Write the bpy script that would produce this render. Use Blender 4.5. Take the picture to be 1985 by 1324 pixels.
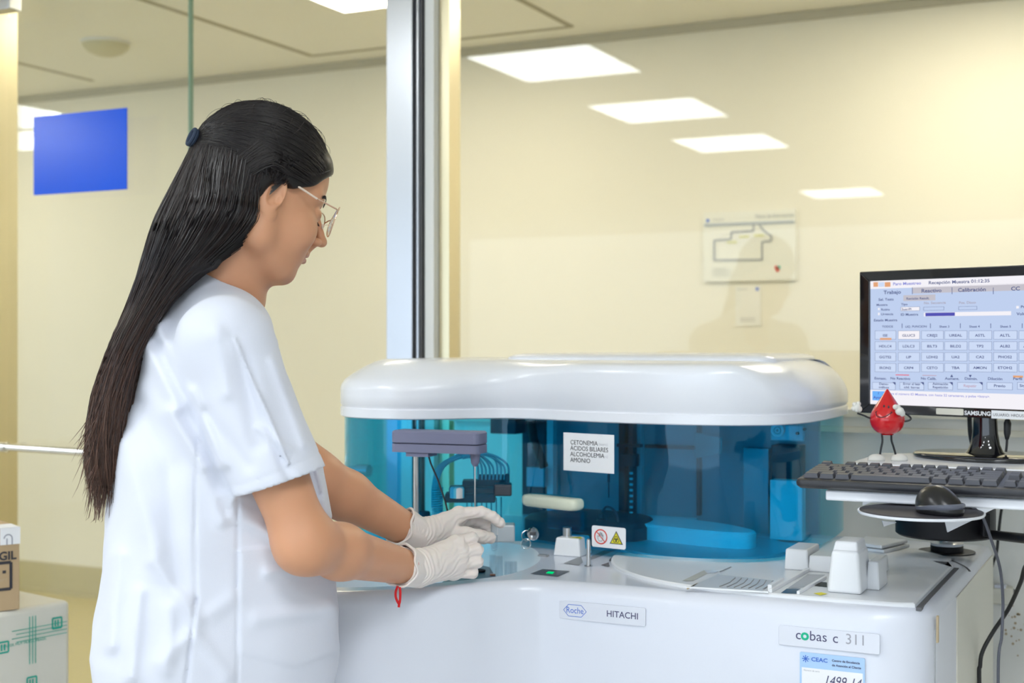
import bpy, bmesh, math, random
import numpy as np
from mathutils import Vector, Matrix

for o in list(bpy.data.objects):
    bpy.data.objects.remove(o)
SC = bpy.context.scene
COL = SC.collection
YAW = math.radians(26.2)
SN, CS = math.sin(YAW), math.cos(YAW)
EYE = 1.30
# ---------------------------------------------------------------- camera
cam_data = bpy.data.cameras.new('camera')
cam = bpy.data.objects.new('camera', cam_data)
COL.objects.link(cam)
cam.location = (0, 0, EYE)
cam.rotation_euler = (math.radians(90), 0, YAW)
cam_data.sensor_width = 36
cam_data.lens = 2600 / 1985 * 36
cam_data.clip_start = 0.05
cam_data.dof.use_dof = True
cam_data.dof.focus_distance = 2.12
cam_data.dof.aperture_fstop = 4.5
SC.camera = cam
# ---------------------------------------------------------------- world (daylight from the open window side behind the camera)
wd = bpy.data.worlds.new('world')
SC.world = wd
wd.use_nodes = True
bg = wd.node_tree.nodes['Background']
bg.inputs[0].default_value = (0.74, 0.86, 1.0, 1)
bg.inputs[1].default_value = 2.8
SC.view_settings.view_transform = 'Standard'
SC.view_settings.look = 'None'
SC.view_settings.gamma = 1
SC.view_settings.exposure = 0.02
LAB_LAMP = 19.0        # ceiling panels of the laboratory
HALL_LAMP = 17.0      # warm panels of the corridor

# ---------------------------------------------------------------- positions measured from the photograph (1985 x 1324), as points at a real depth
def ray(px, py):
    X = (px - 992.5) / 2600
    return X * CS - SN, X * SN + CS, -(py - 662) / 2600
def P(px, py, F):
    a, b, c = ray(px, py)
    return Vector((a * F, b * F, EYE + c * F))
def on_z(px, py, z):
    a, b, c = ray(px, py); t = (z - EYE) / c
    return Vector((a * t, b * t, z))
def on_v(px, py, v):
    a, b, c = ray(px, py); t = v / b
    return Vector((a * t, v, EYE + c * t))
def cf(X, F, z):                      # camera-frame metres -> world
    return Vector((X * CS - F * SN, X * SN + F * CS, z))

# ---------------------------------------------------------------- materials
def mat(name, col, rough=0.5, metal=0.0, spec=0.5, emit=None, es=0.0, coat=0.0, noise=0.0, nscale=40, bump=0.0, bscale=200, sss=0.0, sheen=0.0, aniso=0.0):
    m = bpy.data.materials.new(name); m.use_nodes = True
    nt = m.node_tree; b = nt.nodes['Principled BSDF']
    b.inputs['Base Color'].default_value = (*col, 1)
    b.inputs['Roughness'].default_value = rough
    b.inputs['Metallic'].default_value = metal
    b.inputs['Specular IOR Level'].default_value = spec
    b.inputs['Coat Weight'].default_value = coat
    b.inputs['Sheen Weight'].default_value = sheen
    b.inputs['Anisotropic'].default_value = aniso
    if sss:
        b.inputs['Subsurface Weight'].default_value = sss
        b.inputs['Subsurface Radius'].default_value = (1, .35, .2)
        b.inputs['Subsurface Scale'].default_value = 0.006
    if emit:
        b.inputs['Emission Color'].default_value = (*emit, 1)
        b.inputs['Emission Strength'].default_value = es
    if noise or bump:
        tc = nt.nodes.new('ShaderNodeTexCoord')
    if noise:
        n = nt.nodes.new('ShaderNodeTexNoise'); n.inputs['Scale'].default_value = nscale; n.inputs['Detail'].default_value = 4
        nt.links.new(tc.outputs['Object'], n.inputs['Vector'])
        r = nt.nodes.new('ShaderNodeMapRange'); r.inputs['To Min'].default_value = 1 - noise; r.inputs['To Max'].default_value = 1 + noise
        nt.links.new(n.outputs['Fac'], r.inputs['Value'])
        x = nt.nodes.new('ShaderNodeVectorMath'); x.operation = 'SCALE'; x.inputs[0].default_value = col
        nt.links.new(r.outputs['Result'], x.inputs['Scale'])
        nt.links.new(x.outputs['Vector'], b.inputs['Base Color'])
    if bump:
        n = nt.nodes.new('ShaderNodeTexNoise'); n.inputs['Scale'].default_value = bscale; n.inputs['Detail'].default_value = 3
        nt.links.new(tc.outputs['Object'], n.inputs['Vector'])
        bp = nt.nodes.new('ShaderNodeBump'); bp.inputs['Strength'].default_value = bump; bp.inputs['Distance'].default_value = 0.002
        nt.links.new(n.outputs['Fac'], bp.inputs['Height']); nt.links.new(bp.outputs['Normal'], b.inputs['Normal'])
    return m
def emis(name, col, s):
    m = bpy.data.materials.new(name); m.use_nodes = True
    nt = m.node_tree; nt.nodes.clear()
    e = nt.nodes.new('ShaderNodeEmission'); o = nt.nodes.new('ShaderNodeOutputMaterial')
    e.inputs[0].default_value = (*col, 1); e.inputs[1].default_value = s
    nt.links.new(e.outputs[0], o.inputs[0]); return m
def glassy(name, tint, ior=1.5, rough=0.0, refl=1.0):       # clear sheet: tinted see-through plus Fresnel mirror
    m = bpy.data.materials.new(name); m.use_nodes = True
    nt = m.node_tree; nt.nodes.clear()
    t = nt.nodes.new('ShaderNodeBsdfTransparent'); t.inputs[0].default_value = (*tint, 1)
    g = nt.nodes.new('ShaderNodeBsdfGlossy'); g.inputs['Roughness'].default_value = rough; g.inputs[0].default_value = (refl, refl, refl, 1)
    fr = nt.nodes.new('ShaderNodeFresnel'); fr.inputs[0].default_value = ior
    geo = nt.nodes.new('ShaderNodeNewGeometry')
    # use the outside index on both sides so that the back surface does not turn into a total mirror
    mr = nt.nodes.new('ShaderNodeMath'); mr.operation = 'MULTIPLY_ADD'
    mr.inputs[1].default_value = (1 / ior - ior); mr.inputs[2].default_value = ior
    nt.links.new(geo.outputs['Backfacing'], mr.inputs[0]); nt.links.new(mr.outputs[0], fr.inputs[0])
    inv = nt.nodes.new('ShaderNodeMath'); inv.operation = 'MINIMUM'; inv.inputs[1].default_value = 0.6
    nt.links.new(fr.outputs[0], inv.inputs[0])
    mx = nt.nodes.new('ShaderNodeMixShader'); o = nt.nodes.new('ShaderNodeOutputMaterial')
    nt.links.new(inv.outputs[0], mx.inputs[0]); nt.links.new(t.outputs[0], mx.inputs[1]); nt.links.new(g.outputs[0], mx.inputs[2])
    nt.links.new(mx.outputs[0], o.inputs[0]); return m

M = dict(
    wall=mat('cream_wall_paint', (.81, .775, .655), .6, noise=.015, nscale=3),
    labwall=mat('white_wall_paint', (.82, .84, .86), .6, noise=.03, nscale=6),
    lowwall=mat('white_laminate_panel', (.86, .855, .81), .35, noise=.05, nscale=5),
    ceil=mat('ceiling_tile', (.92, .91, .85), .8, noise=.015, nscale=5),
    seam=mat('ceiling_seam', (.42, .39, .28), .8),
    floor=mat('ochre_vinyl_floor', (.56, .47, .20), .35, noise=.06, nscale=8),
    labfloor=mat('grey_vinyl_floor', (.55, .55, .52), .4, noise=.06, nscale=8),
    cove=mat('olive_cove_base', (.50, .44, .24), .45, noise=.05, nscale=9),
    steel=mat('brushed_steel', (.62, .64, .68), .28, 1.0, aniso=.6, noise=.06, nscale=3),
    gold=mat('brass_toned_steel', (.80, .72, .50), .3, 1.0),
    chrome=mat('chrome', (.8, .8, .8), .12, 1.0),
    gasket=mat('dark_gasket', (.10, .10, .11), .5),
    white=mat('white_casing', (.72, .75, .84), .28, coat=.2, noise=.012, nscale=6),
    hood=mat('white_hood_plastic', (.84, .865, .93), .25, coat=.25, noise=.01, nscale=7),
    beige=mat('ivory_casing', (.76, .74, .64), .35, noise=.02, nscale=6),
    wtop=mat('white_deck_plastic', (.82, .84, .87), .3, noise=.015, nscale=9),
    tint=glassy('tinted_blue_acrylic', (.27, .80, .95), 1.36),
    pane=glassy('clear_glass_pane', (.985, .99, .975), 1.34),
    clear=glassy('clear_plastic', (.92, .945, .96), 1.6, .03),
    lens=glassy('spectacle_lens', (.96, .97, .96), 1.4),
    greenedge=mat('green_glass_edge', (.20, .34, .26), .15),
    blue=mat('blue_sticker', (.001, .105, .85), .20, spec=.28, coat=.0, noise=.03, nscale=5),
    inner=mat('inner_grey_panel', (.40, .50, .56), .45, noise=.06, nscale=12),
    inner2=mat('inner_dark_metal', (.05, .06, .08), .45, noise=.1, nscale=30),
    innerw=mat('inner_white_plastic', (.95, .96, .97), .4),
    innerm=mat('inner_mid_metal', (.55, .60, .64), .35, .2),
    armgrey=mat('slate_arm_plastic', (.20, .21, .33), .45, noise=.03, nscale=15),
    black=mat('black_plastic', (.007, .007, .009), .42, spec=.25),
    gloss=mat('glossy_black_plastic', (.006, .006, .008), .06, coat=.5),
    rubber=mat('black_cable_rubber', (.015, .015, .018), .45),
    cablegrey=mat('grey_cable_rubber', (.10, .105, .13), .5),
    key=mat('charcoal_keycap', (.075, .078, .095), .42),
    deck=mat('black_keyboard_deck', (.020, .021, .027), .35),
    paper=mat('white_paper', (.86, .87, .90), .7),
    ink=mat('black_ink', (.03, .03, .04), .6),
    greyink=mat('faded_grey_ink', (.35, .36, .42), .6),
    navy=mat('navy_ink', (.07, .07, .16), .5),
    bluein=mat('blue_ink', (.05, .16, .62), .5),
    tealink=mat('teal_ink', (.01, .42, .32), .5),
    red=mat('red_ink', (.75, .05, .03), .5),
    yellow=mat('yellow_ink', (.80, .72, .03), .5),
    ltblue=mat('light_blue_label', (.42, .62, .90), .5),
    plate=mat('clear_name_plate', (.73, .76, .85), .22),
    handle=mat('cream_handle_plastic', (.74, .77, .62), .3),
    slot=mat('grey_slot', (.30, .31, .33), .5),  # plain grey of the slots, seams and rack lines
    led=emis('green_led', (.0, .75, .22), 1.0),
    panelg=mat('status_panel_grey', (.10, .11, .14), .4),
    card=mat('brown_cardboard', (.50, .36, .21), .75, noise=.06, nscale=20),
    wrap=mat('white_plastic_wrap', (.74, .73, .66), .3, noise=.03, nscale=12, bump=.6, bscale=25),
    drop=mat('glossy_red_rubber', (.62, .004, .010), .22, coat=.5),
    toyw=mat('white_toy_rubber', (.74, .73, .68), .45),
    cloth=mat('white_cotton_twill', (.69, .72, .82), .85, sheen=.2, bump=.10, bscale=700),
    glove=mat('ivory_latex', (.84, .76, .72), .45, sss=.10, bump=.2, bscale=120),
    skin=mat('skin', (.64, .32, .18), .45, sss=.12, noise=.05, nscale=25),
    hairm=mat('dark_brown_hair', (.010, .007, .007), .38, spec=.35),
    hairl=mat('dark_hair_strand', (.013, .009, .010), .29, spec=.6),
    hairb=mat('brown_hair_ends', (.030, .017, .014), .38, spec=.4),
    brow=mat('brow_hair', (.03, .018, .014), .6),
    tie=mat('navy_hair_tie', (.02, .035, .07), .8),
    frame=mat('rose_gold_frame', (.78, .55, .42), .25, .9),
    temple=mat('clear_temple_tip', (.75, .62, .52), .3),
    redstring=mat('red_cord', (.62, .01, .015), .7),
    lamp=emis('lab_lamp_diffuser', (.93, .97, 1.0), LAB_LAMP),
    warm=emis('hall_lamp_diffuser', (1.0, .91, .74), HALL_LAMP),
    lampf=mat('lamp_frame', (.85, .85, .82), .5),
    dome=mat('dome_cover', (.62, .58, .38), .4),
    tube=mat('pale_tubing', (.55, .62, .62), .25),
    darkblue=mat('dark_blue_rotor', (.010, .06, .12), .3),
    brown=mat('brown_fluid', (.30, .08, .02), .2),
    stain=mat('rust_stain', (.50, .40, .26), .8),
    metalw=mat('satin_metal', (.55, .55, .55), .3, 1.0),
)
def fade_to_ends(m, top, ends):          # the hair really is browner towards its ends
    nt = m.node_tree; b = nt.nodes['Principled BSDF']
    g = nt.nodes.new('ShaderNodeNewGeometry'); sp = nt.nodes.new('ShaderNodeSeparateXYZ'); mr = nt.nodes.new('ShaderNodeMapRange'); mx = nt.nodes.new('ShaderNodeMix'); mx.data_type = 'RGBA'
    mr.inputs['From Min'].default_value = 1.42; mr.inputs['From Max'].default_value = 1.12
    nt.links.new(g.outputs['Position'], sp.inputs[0]); nt.links.new(sp.outputs['Z'], mr.inputs['Value']); nt.links.new(mr.outputs['Result'], mx.inputs[0])
    mx.inputs[6].default_value = (*top, 1); mx.inputs[7].default_value = (*ends, 1); nt.links.new(mx.outputs[2], b.inputs['Base Color'])
fade_to_ends(M['hairl'], (.012, .009, .010), (.065, .035, .027)); fade_to_ends(M['hairb'], (.020, .012, .011), (.150, .080, .056)); fade_to_ends(M['hairm'], (.009, .007, .007), (.030, .017, .014))
# screen colours (the screen gives off light)
for k, c, s in [('s_bg', (.55, .66, .90), .95), ('s_white', (.90, .88, .93), 1.0), ('s_tab', (.58, .56, .62), .95), ('s_text', (.10, .13, .32), .8), ('s_blue', (.10, .10, .50), .9),
                ('s_btn', (.62, .72, .93), .98), ('s_line', (.27, .34, .56), .8), ('s_orange', (.85, .42, .22), .9), ('s_red', (.9, .08, .12), .9), ('s_yel', (1, .95, .78), 1.0),
                ('s_cyan', (.16, .45, .95), 1.0), ('s_link', (.25, .27, .75), .9), ('s_pink', (.58, .42, .55), .9), ('s_grey', (.45, .42, .52), .9)]:
    M[k] = emis(k.replace('s_', 'screen_'), c, s)

# ---------------------------------------------------------------- mesh builder
class MB:
    def __init__(s): s.v = []; s.f = []; s.m = []; s.sm = []
    def add(s, verts, faces, mi=0, smooth=False, T=None):
        n = len(s.v)
        if T is not None: verts = [T @ Vector(p) for p in verts]
        s.v += [tuple(p) for p in verts]
        s.f += [tuple(i + n for i in f) for f in faces]
        s.m += [mi] * len(faces); s.sm += [smooth] * len(faces); return s
    def box(s, a, b, mi=0, T=None):
        x0, y0, z0 = [min(a[i], b[i]) for i in range(3)]; x1, y1, z1 = [max(a[i], b[i]) for i in range(3)]
        v = [(x0, y0, z0), (x1, y0, z0), (x1, y1, z0), (x0, y1, z0), (x0, y0, z1), (x1, y0, z1), (x1, y1, z1), (x0, y1, z1)]
        return s.add(v, [(3, 2, 1, 0), (4, 5, 6, 7), (0, 1, 5, 4), (1, 2, 6, 5), (2, 3, 7, 6), (3, 0, 4, 7)], mi, False, T)
    def hexa(s, bot, top, mi=0, T=None):      # general box from two 4-point rings (counter-clockwise)
        return s.add(list(bot) + list(top), [(3, 2, 1, 0), (4, 5, 6, 7), (0, 1, 5, 4), (1, 2, 6, 5), (2, 3, 7, 6), (3, 0, 4, 7)], mi, False, T)
    def prism(s, out, z0, z1, mi=0, T=None, smooth=False):
        n = len(out)
        v = [(p[0], p[1], z0) for p in out] + [(p[0], p[1], z1) for p in out]
        f = [tuple(range(n - 1, -1, -1)), tuple(range(n, 2 * n))]
        s.add(v, f, mi, False, T)
        k = len(s.v) - 2 * n
        for i in range(n):
            j = (i + 1) % n
            s.f.append((k + i, k + j, k + n + j, k + n + i)); s.m.append(mi); s.sm.append(smooth)
        return s
    def rings(s, rings, cap0=True, cap1=True, mi=0, smooth=True, T=None):
        n = len(rings[0]); v = [p for r in rings for p in r]; f = []
        for k in range(len(rings) - 1):
            for i in range(n):
                j = (i + 1) % n
                f.append((k * n + i, k * n + j, (k + 1) * n + j, (k + 1) * n + i))
        if cap0: f.append(tuple(range(n - 1, -1, -1)))
        if cap1: f.append(tuple(range((len(rings) - 1) * n, len(rings) * n)))
        return s.add(v, f, mi, smooth, T)
    def tube(s, pts, r, n=10, mi=0, cap=True):
        pts = [Vector(p) for p in pts]
        rr = r if isinstance(r, (list, tuple)) else [r] * len(pts)
        t = (pts[1] - pts[0]).normalized()
        a = t.cross(Vector((0, 0, 1)))
        if a.length < .1: a = t.cross(Vector((1, 0, 0)))
        a.normalize(); rings = []
        for i, p in enumerate(pts):
            t2 = (pts[min(i + 1, len(pts) - 1)] - pts[max(i - 1, 0)]).normalized()
            a = (a - t2 * a.dot(t2)).normalized(); b = t2.cross(a)
            rings.append([p + (a * math.cos(k / n * 6.28318) + b * math.sin(k / n * 6.28318)) * rr[i] for k in range(n)])
        return s.rings(rings, cap, cap, mi)
    def lathe(s, c, prof, n=32, mi=0, T=None, smooth=True):       # prof: [(r, z)]
        rings = [[(c[0] + r * math.cos(k / n * 2 * math.pi), c[1] + r * math.sin(k / n * 2 * math.pi), c[2] + z) for k in range(n)] for r, z in prof]
        return s.rings(rings, True, True, mi, smooth, T)
    def ellip(s, c, r, mi=0, n=20, T=None):
        prof = [(math.sin(k / 12 * math.pi), -math.cos(k / 12 * math.pi)) for k in range(13)]
        rings = [[(c[0] + r[0] * max(q, .001) * math.cos(k / n * 2 * math.pi), c[1] + r[1] * max(q, .001) * math.sin(k / n * 2 * math.pi), c[2] + r[2] * z) for k in range(n)] for q, z in prof]
        return s.rings(rings, True, True, mi, True, T)
    def text(s, body, T, size=.01, mi=0, align='LEFT', ex=0.0, xs=1.0, bold=0.0):
        v, f = textgeo(body, align, bold)
        return s.add([(x * size * xs, y * size, 0) for x, y, z in v], f, mi, False, T)
    def build(s, name, mats, parent=None, bevel=0, sub=0, sharp=35):
        me = bpy.data.meshes.new(name)
        me.from_pydata(s.v, [], s.f)
        if not isinstance(mats, (list, tuple)): mats = [mats]
        for m in mats: me.materials.append(m)
        me.polygons.foreach_set('material_index', s.m)
        me.polygons.foreach_set('use_smooth', [True] * len(s.f) if any(s.sm) else [False] * len(s.f))
        me.update()
        if any(s.sm): me.set_sharp_from_angle(angle=math.radians(sharp))
        o = bpy.data.objects.new(name, me); COL.objects.link(o)
        if bevel:
            b = o.modifiers.new('bevel', 'BEVEL'); b.width = bevel; b.segments = 3; b.limit_method = 'ANGLE'; b.angle_limit = math.radians(40)
            me.polygons.foreach_set('use_smooth', [True] * len(s.f)); me.set_sharp_from_angle(angle=math.radians(60))
            w = o.modifiers.new('wn', 'WEIGHTED_NORMAL'); w.keep_sharp = True
        if parent is not None: attach(o, parent)
        return o
def build_split(mb, name, mats, parent=None, bevel=0):       # every separate piece becomes an object of its own
    par = list(range(len(mb.v)))
    def find(i):
        while par[i] != i: par[i] = par[par[i]]; i = par[i]
        return i
    for f in mb.f:
        for i in f[1:]: par[find(i)] = find(f[0])
    gr = {}
    for k, f in enumerate(mb.f): gr.setdefault(find(f[0]), []).append(k)
    mats = mats if isinstance(mats, (list, tuple)) else [mats]; res = []
    for ks in gr.values():
        used = sorted({i for k in ks for i in mb.f[k]}); ix_ = {i: j for j, i in enumerate(used)}
        q = MB(); q.v = [mb.v[i] for i in used]; q.f = [tuple(ix_[i] for i in mb.f[k]) for k in ks]; q.m = [0] * len(ks); q.sm = [mb.sm[k] for k in ks]
        res.append(q.build(name, mats[min(mb.m[ks[0]], len(mats) - 1)], parent, bevel))
    return res
_tg = {}
def textgeo(body, align='LEFT', bold=0.0):
    k = (body, align, bold)
    if k not in _tg:
        c = bpy.data.curves.new('t', 'FONT'); c.body = body; c.align_x = align; c.size = 1; c.resolution_u = 3; c.offset = bold
        o = bpy.data.objects.new('t', c); COL.objects.link(o)
        dg = bpy.context.evaluated_depsgraph_get(); dg.update()
        me = bpy.data.meshes.new_from_object(o.evaluated_get(dg))
        _tg[k] = ([tuple(v.co) for v in me.vertices], [tuple(p.vertices) for p in me.polygons])
        bpy.data.objects.remove(o); bpy.data.curves.remove(c); bpy.data.meshes.remove(me)
    return _tg[k]
def attach(o, parent):
    o.parent = parent
    o.matrix_parent_inverse = Matrix.Translation(-parent.location) if parent.parent is None else Matrix.Identity(4)
def thing(name, label, cat, loc=(0, 0, 0), group=None):
    o = bpy.data.objects.new(name, None); COL.objects.link(o); o.empty_display_size = .05
    o.location = loc; o['label'] = label; o['category'] = cat
    if group: o['group'] = group
    return o
def tag(o, label, cat, group=None):
    o['label'] = label; o['category'] = cat
    if group: o['group'] = group
    return o
def struct(o):
    o['kind'] = 'structure'; return o
def frame(o, x, y):           # matrix with origin o and axes x (text direction), y (up)
    x = Vector(x).normalized(); y = Vector(y).normalized(); z = x.cross(y).normalized(); y = z.cross(x)
    m = Matrix.Identity(4)
    for i in range(3): m[i][0] = x[i]; m[i][1] = y[i]; m[i][2] = z[i]; m[i][3] = o[i]
    return m
def crom(pts, n=8, closed=False):      # Catmull-Rom through points
    pts = [np.array(p, float) for p in pts]; out = []
    N = len(pts)
    rng = range(N) if closed else range(N - 1)
    for i in rng:
        g = lambda k: pts[k % N] if closed else pts[min(max(k, 0), N - 1)]
        a, b, c, d = g(i - 1), g(i), g(i + 1), g(i + 2)
        for k in range(n):
            t = k / n
            out.append(.5 * ((2 * b) + (-a + c) * t + (2 * a - 5 * b + 4 * c - d) * t * t + (-a + 3 * b - 3 * c + d) * t ** 3))
    if not closed: out.append(pts[-1])
    return [tuple(float(q) for q in p) for p in out]
def inset(out, d):             # move a counter-clockwise outline inwards
    n = len(out); res = []
    for i in range(n):
        a = Vector(out[i - 1][:2]); b = Vector(out[i][:2]); c = Vector(out[(i + 1) % n][:2])
        t1 = (b - a).normalized(); t2 = (c - b).normalized()
        n1 = Vector((-t1.y, t1.x)); n2 = Vector((-t2.y, t2.x)); m = (n1 + n2)
        m = m / max(m.length_squared / 2, .3)
        dd = d[i] if isinstance(d, list) else d
        res.append((b.x + m.x * dd, b.y + m.y * dd))
    return res
def circle(c, r, n=64, a0=0, a1=2 * math.pi, end=False):
    return [(c[0] + r * math.cos(a0 + (a1 - a0) * k / (n - (1 if end else 0))), c[1] + r * math.sin(a0 + (a1 - a0) * k / (n - (1 if end else 0)))) for k in range(n)]
def fill(mb, loops, z, mi=0):           # flat face with holes
    bm = bmesh.new(); es = []
    for lp in loops:
        vs = [bm.verts.new((p[0], p[1], z)) for p in lp]
        for i in range(len(vs)): es.append(bm.edges.new((vs[i], vs[(i + 1) % len(vs)])))
    bmesh.ops.triangle_fill(bm, edges=es, use_beauty=True, use_dissolve=False)
    bm.verts.index_update()
    for f in bm.faces:
        if f.normal.z < 0: f.normal_flip()
    mb.add([tuple(v.co) for v in bm.verts], [tuple(v.index for v in f.verts) for f in bm.faces], mi)
    bm.free()
def rrect(x0, y0, x1, y1, r, n=6):
    o = []
    for cx, cy, a in [(x1 - r, y0 + r, -90), (x1 - r, y1 - r, 0), (x0 + r, y1 - r, 90), (x0 + r, y0 + r, 180)]:
        for k in range(n + 1):
            t = math.radians(a + 90 * k / n); o.append((cx + r * math.cos(t), cy + r * math.sin(t)))
    return o

# ================================================================ the room
ZC = 2.587
struct(MB().box((-8, 3.03, -.05), (3, 5.2, 0)).build('floor', M['floor']))
struct(MB().box((-8, -9, -.05), (3, 3.03, 0)).build('floor', M['labfloor']))
struct(MB().box((-8, -9, ZC), (3, 5.2, ZC + .05)).build('ceiling', M['ceil']))
struct(MB().box((-8, 5.2, 0), (3, 5.28, ZC)).build('wall_back', M['wall']))
struct(MB().box((-8.08, -9, 0), (-8, 5.28, ZC)).build('wall_left', M['labwall']))
struct(MB().box((3, -9, 0), (3.08, 5.28, ZC)).build('wall_right', M['labwall']))
b = MB().box((-8, 5.17, 0), (3, 5.2, .15)); b.box((-8, 5.14, 0), (3, 5.17, .02))
struct(b.build('baseboard_back', M['cove']))
# seams of the corridor ceiling
b = MB()
for u in (-4.775, -3.475, -2.2, -.9):
    b.box((u - .012, 3.2, ZC - .004), (u + .012, 5.02, ZC + .01))
b.box((-3.475, 5.01, ZC - .004), (-2.2, 5.03, ZC + .01))
struct(b.build('trim_1', M['seam']))
# dark line where wall and ceiling meet
struct(MB().box((-8, 5.185, ZC - .035), (3, 5.2, ZC - .001)).build('trim_2', mat('ceiling_edge_strip', (.50, .47, .36), .8)))
# low partition wall to the right of the steel post, with its rail
b = MB().box((-1.64, 3.0, 0), (3, 3.06, 1.134)); b.box((-1.64, 2.975, 1.10), (3, 3.0, 1.112), 1); b.box((-1.64, 2.985, 1.134), (3, 3.075, 1.15), 1)
struct(b.build('wall_partition', [M['lowwall'], M['wall']]))
struct(MB().box((-1.64, 3.02, 1.15), (3, 3.03, ZC)).build('window_1', M['pane']))
# sliding glass door (front leaf) and the leaf behind it
d1 = struct(MB().box((-3.195, 3.0, .01), (-1.81, 3.01, ZC)).build('door_1', M['pane']))
d2 = struct(MB().box((-4.6, 3.06, .01), (-2.545, 3.07, ZC)).build('door_2', M['pane']))
MB().box((-2.545, 3.058, .01), (-2.538, 3.072, ZC)).build('glass_edge', M['greenedge'], d2)
hb = MB().tube([(-3.15, 2.93, .985), (-1.86, 2.93, .968)], .011, 14)
for u, z in ((-3.12, .984), (-1.9, .968)): hb.tube([(u, 2.93, z), (u, 3.0, z)], .009, 12)
hb.tube([(-3.165, 2.93, .985), (-3.125, 2.93, .984)], .016, 14); hb.tube([(-1.885, 2.93, .968), (-1.85, 2.93, .968)], .016, 14)
hb.build('door_handle', M['chrome'], d1)
# steel posts
b = MB().box((-1.812, 2.95, 0), (-1.735, 3.03, ZC)); struct(b.build('trim_3', M['steel'], bevel=.002))
b = MB().box((-1.733, 2.962, 0), (-1.716, 3.03, ZC)); b.box((-1.724, 2.955, 0), (-1.720, 3.0, ZC), 1); struct(b.build('trim_4', [M['gasket'], M['steel']]))
struct(MB().box((-1.712, 2.975, 0), (-1.686, 3.04, ZC)).build('trim_5', M['lampf']))
struct(MB().box((-1.684, 3.0, 0), (-1.655, 3.06, ZC)).build('trim_6', M['gold']))
struct(MB().box((-3.32, 2.95, 0), (-3.205, 3.05, ZC)).build('trim_7', M['gold'], bevel=.002))
dc = thing('door_closer', 'small steel hinge box at the top of the left glass door post', 'hinge', (-3.20, 2.93, 2.285))
MB().box((-3.30, 2.90, 2.285), (-3.085, 2.95, 2.42)).build('case', M['steel'], dc, bevel=.004)
b = MB()
for u in (-3.225, -3.19): b.tube([(u + .06, 2.897, 2.33), (u + .06, 2.901, 2.33)], .008, 12)
b.build('screw', M['gasket'], dc)
# blue sticker on the glass door
tag(MB().box((-3.084, 2.996, 1.7415), (-2.72, 3.0, 1.978)).build('sticker', M['blue']), 'plain blue rectangular sticker on the left glass door', 'sticker')
# lamps: cool panels over the laboratory (mirrored in the glass), warm panels over the corridor
def panel(u0, v0, u1, v1, m, label, group):
    t = thing('ceiling_lamp', label, 'lamp', ((u0 + u1) / 2, (v0 + v1) / 2, ZC), group)
    f = MB()
    for a, c in (((u0 - .02, v0 - .02), (u1 + .02, v0)), ((u0 - .02, v1), (u1 + .02, v1 + .02)), ((u0 - .02, v0), (u0, v1)), ((u1, v0), (u1 + .02, v1))):
        f.box((a[0], a[1], ZC - .012), (c[0], c[1], ZC))
    f.build('frame', M['lampf'], t)
    MB().box((u0, v0, ZC - .008), (u1, v1, ZC - .002)).build('diffuser', m, t)
vn = ['closest to the glass wall', 'second from the glass wall', 'third from the glass wall', 'farthest from the glass wall']
for u, vs, nm in ((-2.85, (.08, -1.31, -2.67, -5.9), 'middle row'), (-.1, (.08, -1.31, -2.67), 'right row')):
    for k, v in enumerate(vs):
        panel(u, v, u + .6, v + .66, M['lamp'], 'square white laboratory ceiling lamp, %s, %s' % (nm, vn[k]), 'laboratory ceiling lamps')
panel(-6.18, .08, -5.58, .74, M['lamp'], 'square white ceiling lamp mirrored above the blue sticker', 'laboratory ceiling lamps')
panel(-7.05, -.60, -5.95, 0.0, M['lamp'], 'square white ceiling lamp mirrored beside the blue sticker', 'laboratory ceiling lamps')
for u, v, w in ((-5.75, 3.78, 'left end'), (-2.88, 3.78, 'above the door beside the steel post'), (-.82, 4.08, 'right end, close to the cream wall')):
    panel(u, v, u + .6, v + .6, M['warm'], 'warm square ceiling lamp in the corridor, %s' % w, 'corridor ceiling lamps')
dm = thing('smoke_detector', 'round shallow detector dome on the corridor ceiling', 'detector', (-4.11, 4.40, ZC))
MB().lathe((-4.11, 4.40, ZC), [(.105, -.001), (.105, -.012)], 40).build('base', M['lampf'], dm)
MB().lathe((-4.11, 4.40, ZC), [(.10, -.012), (.095, -.025), (.075, -.045), (.04, -.058), (.01, -.06)], 40).build('dome', M['dome'], dm)
# evacuation plan and notice on the corridor wall
pl = thing('wall_plan', 'framed evacuation floor plan on the cream corridor wall', 'poster', (-1.505, 5.19, 1.54))
T = frame((-1.694, 5.184, 1.541), (1, 0, 0), (0, 0, 1))
MB().box((-1.694, 5.187, 1.541), (-1.318, 5.2, 1.818)).build('board', mat('plan_board', (.80, .79, .70), .4), pl)
b = MB()
b.box((0.005, .222, 0), (.372, .232, .001), 0, T)
def ln(mb, p, q, w, mi, T, z=.001):
    p = Vector(p); q = Vector(q); d = (q - p).normalized() * w; n = Vector((-d.y, d.x)) 
    mb.add([(p.x - n.x / 2 - 0 * d.x, p.y - n.y / 2, z), (q.x - n.x / 2, q.y - n.y / 2, z), (q.x + n.x / 2, q.y + n.y / 2, z), (p.x + n.x / 2, p.y + n.y / 2, z)], [(0, 1, 2, 3)], mi, False, T)
pp = [(.047, .085), (.047, .165), (.117, .168), (.117, .195), (.208, .197), (.208, .222)]
pp2 = [(.232, .22), (.25, .195), (.28, .175), (.28, .155), (.243, .152), (.243, .082), (.047, .085)]
for q in (pp, pp2):
    for i in range(len(q) - 1): ln(b, q[i], q[i + 1], .006, 1, T)
b.text('Plano de Evacuaci\u00f3n', T @ Matrix.Translation((.215, .248, .001)), .019, 1)
b.text('Hospital', T @ Matrix.Translation((.04, .243, .001)), .014, 1)
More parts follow.
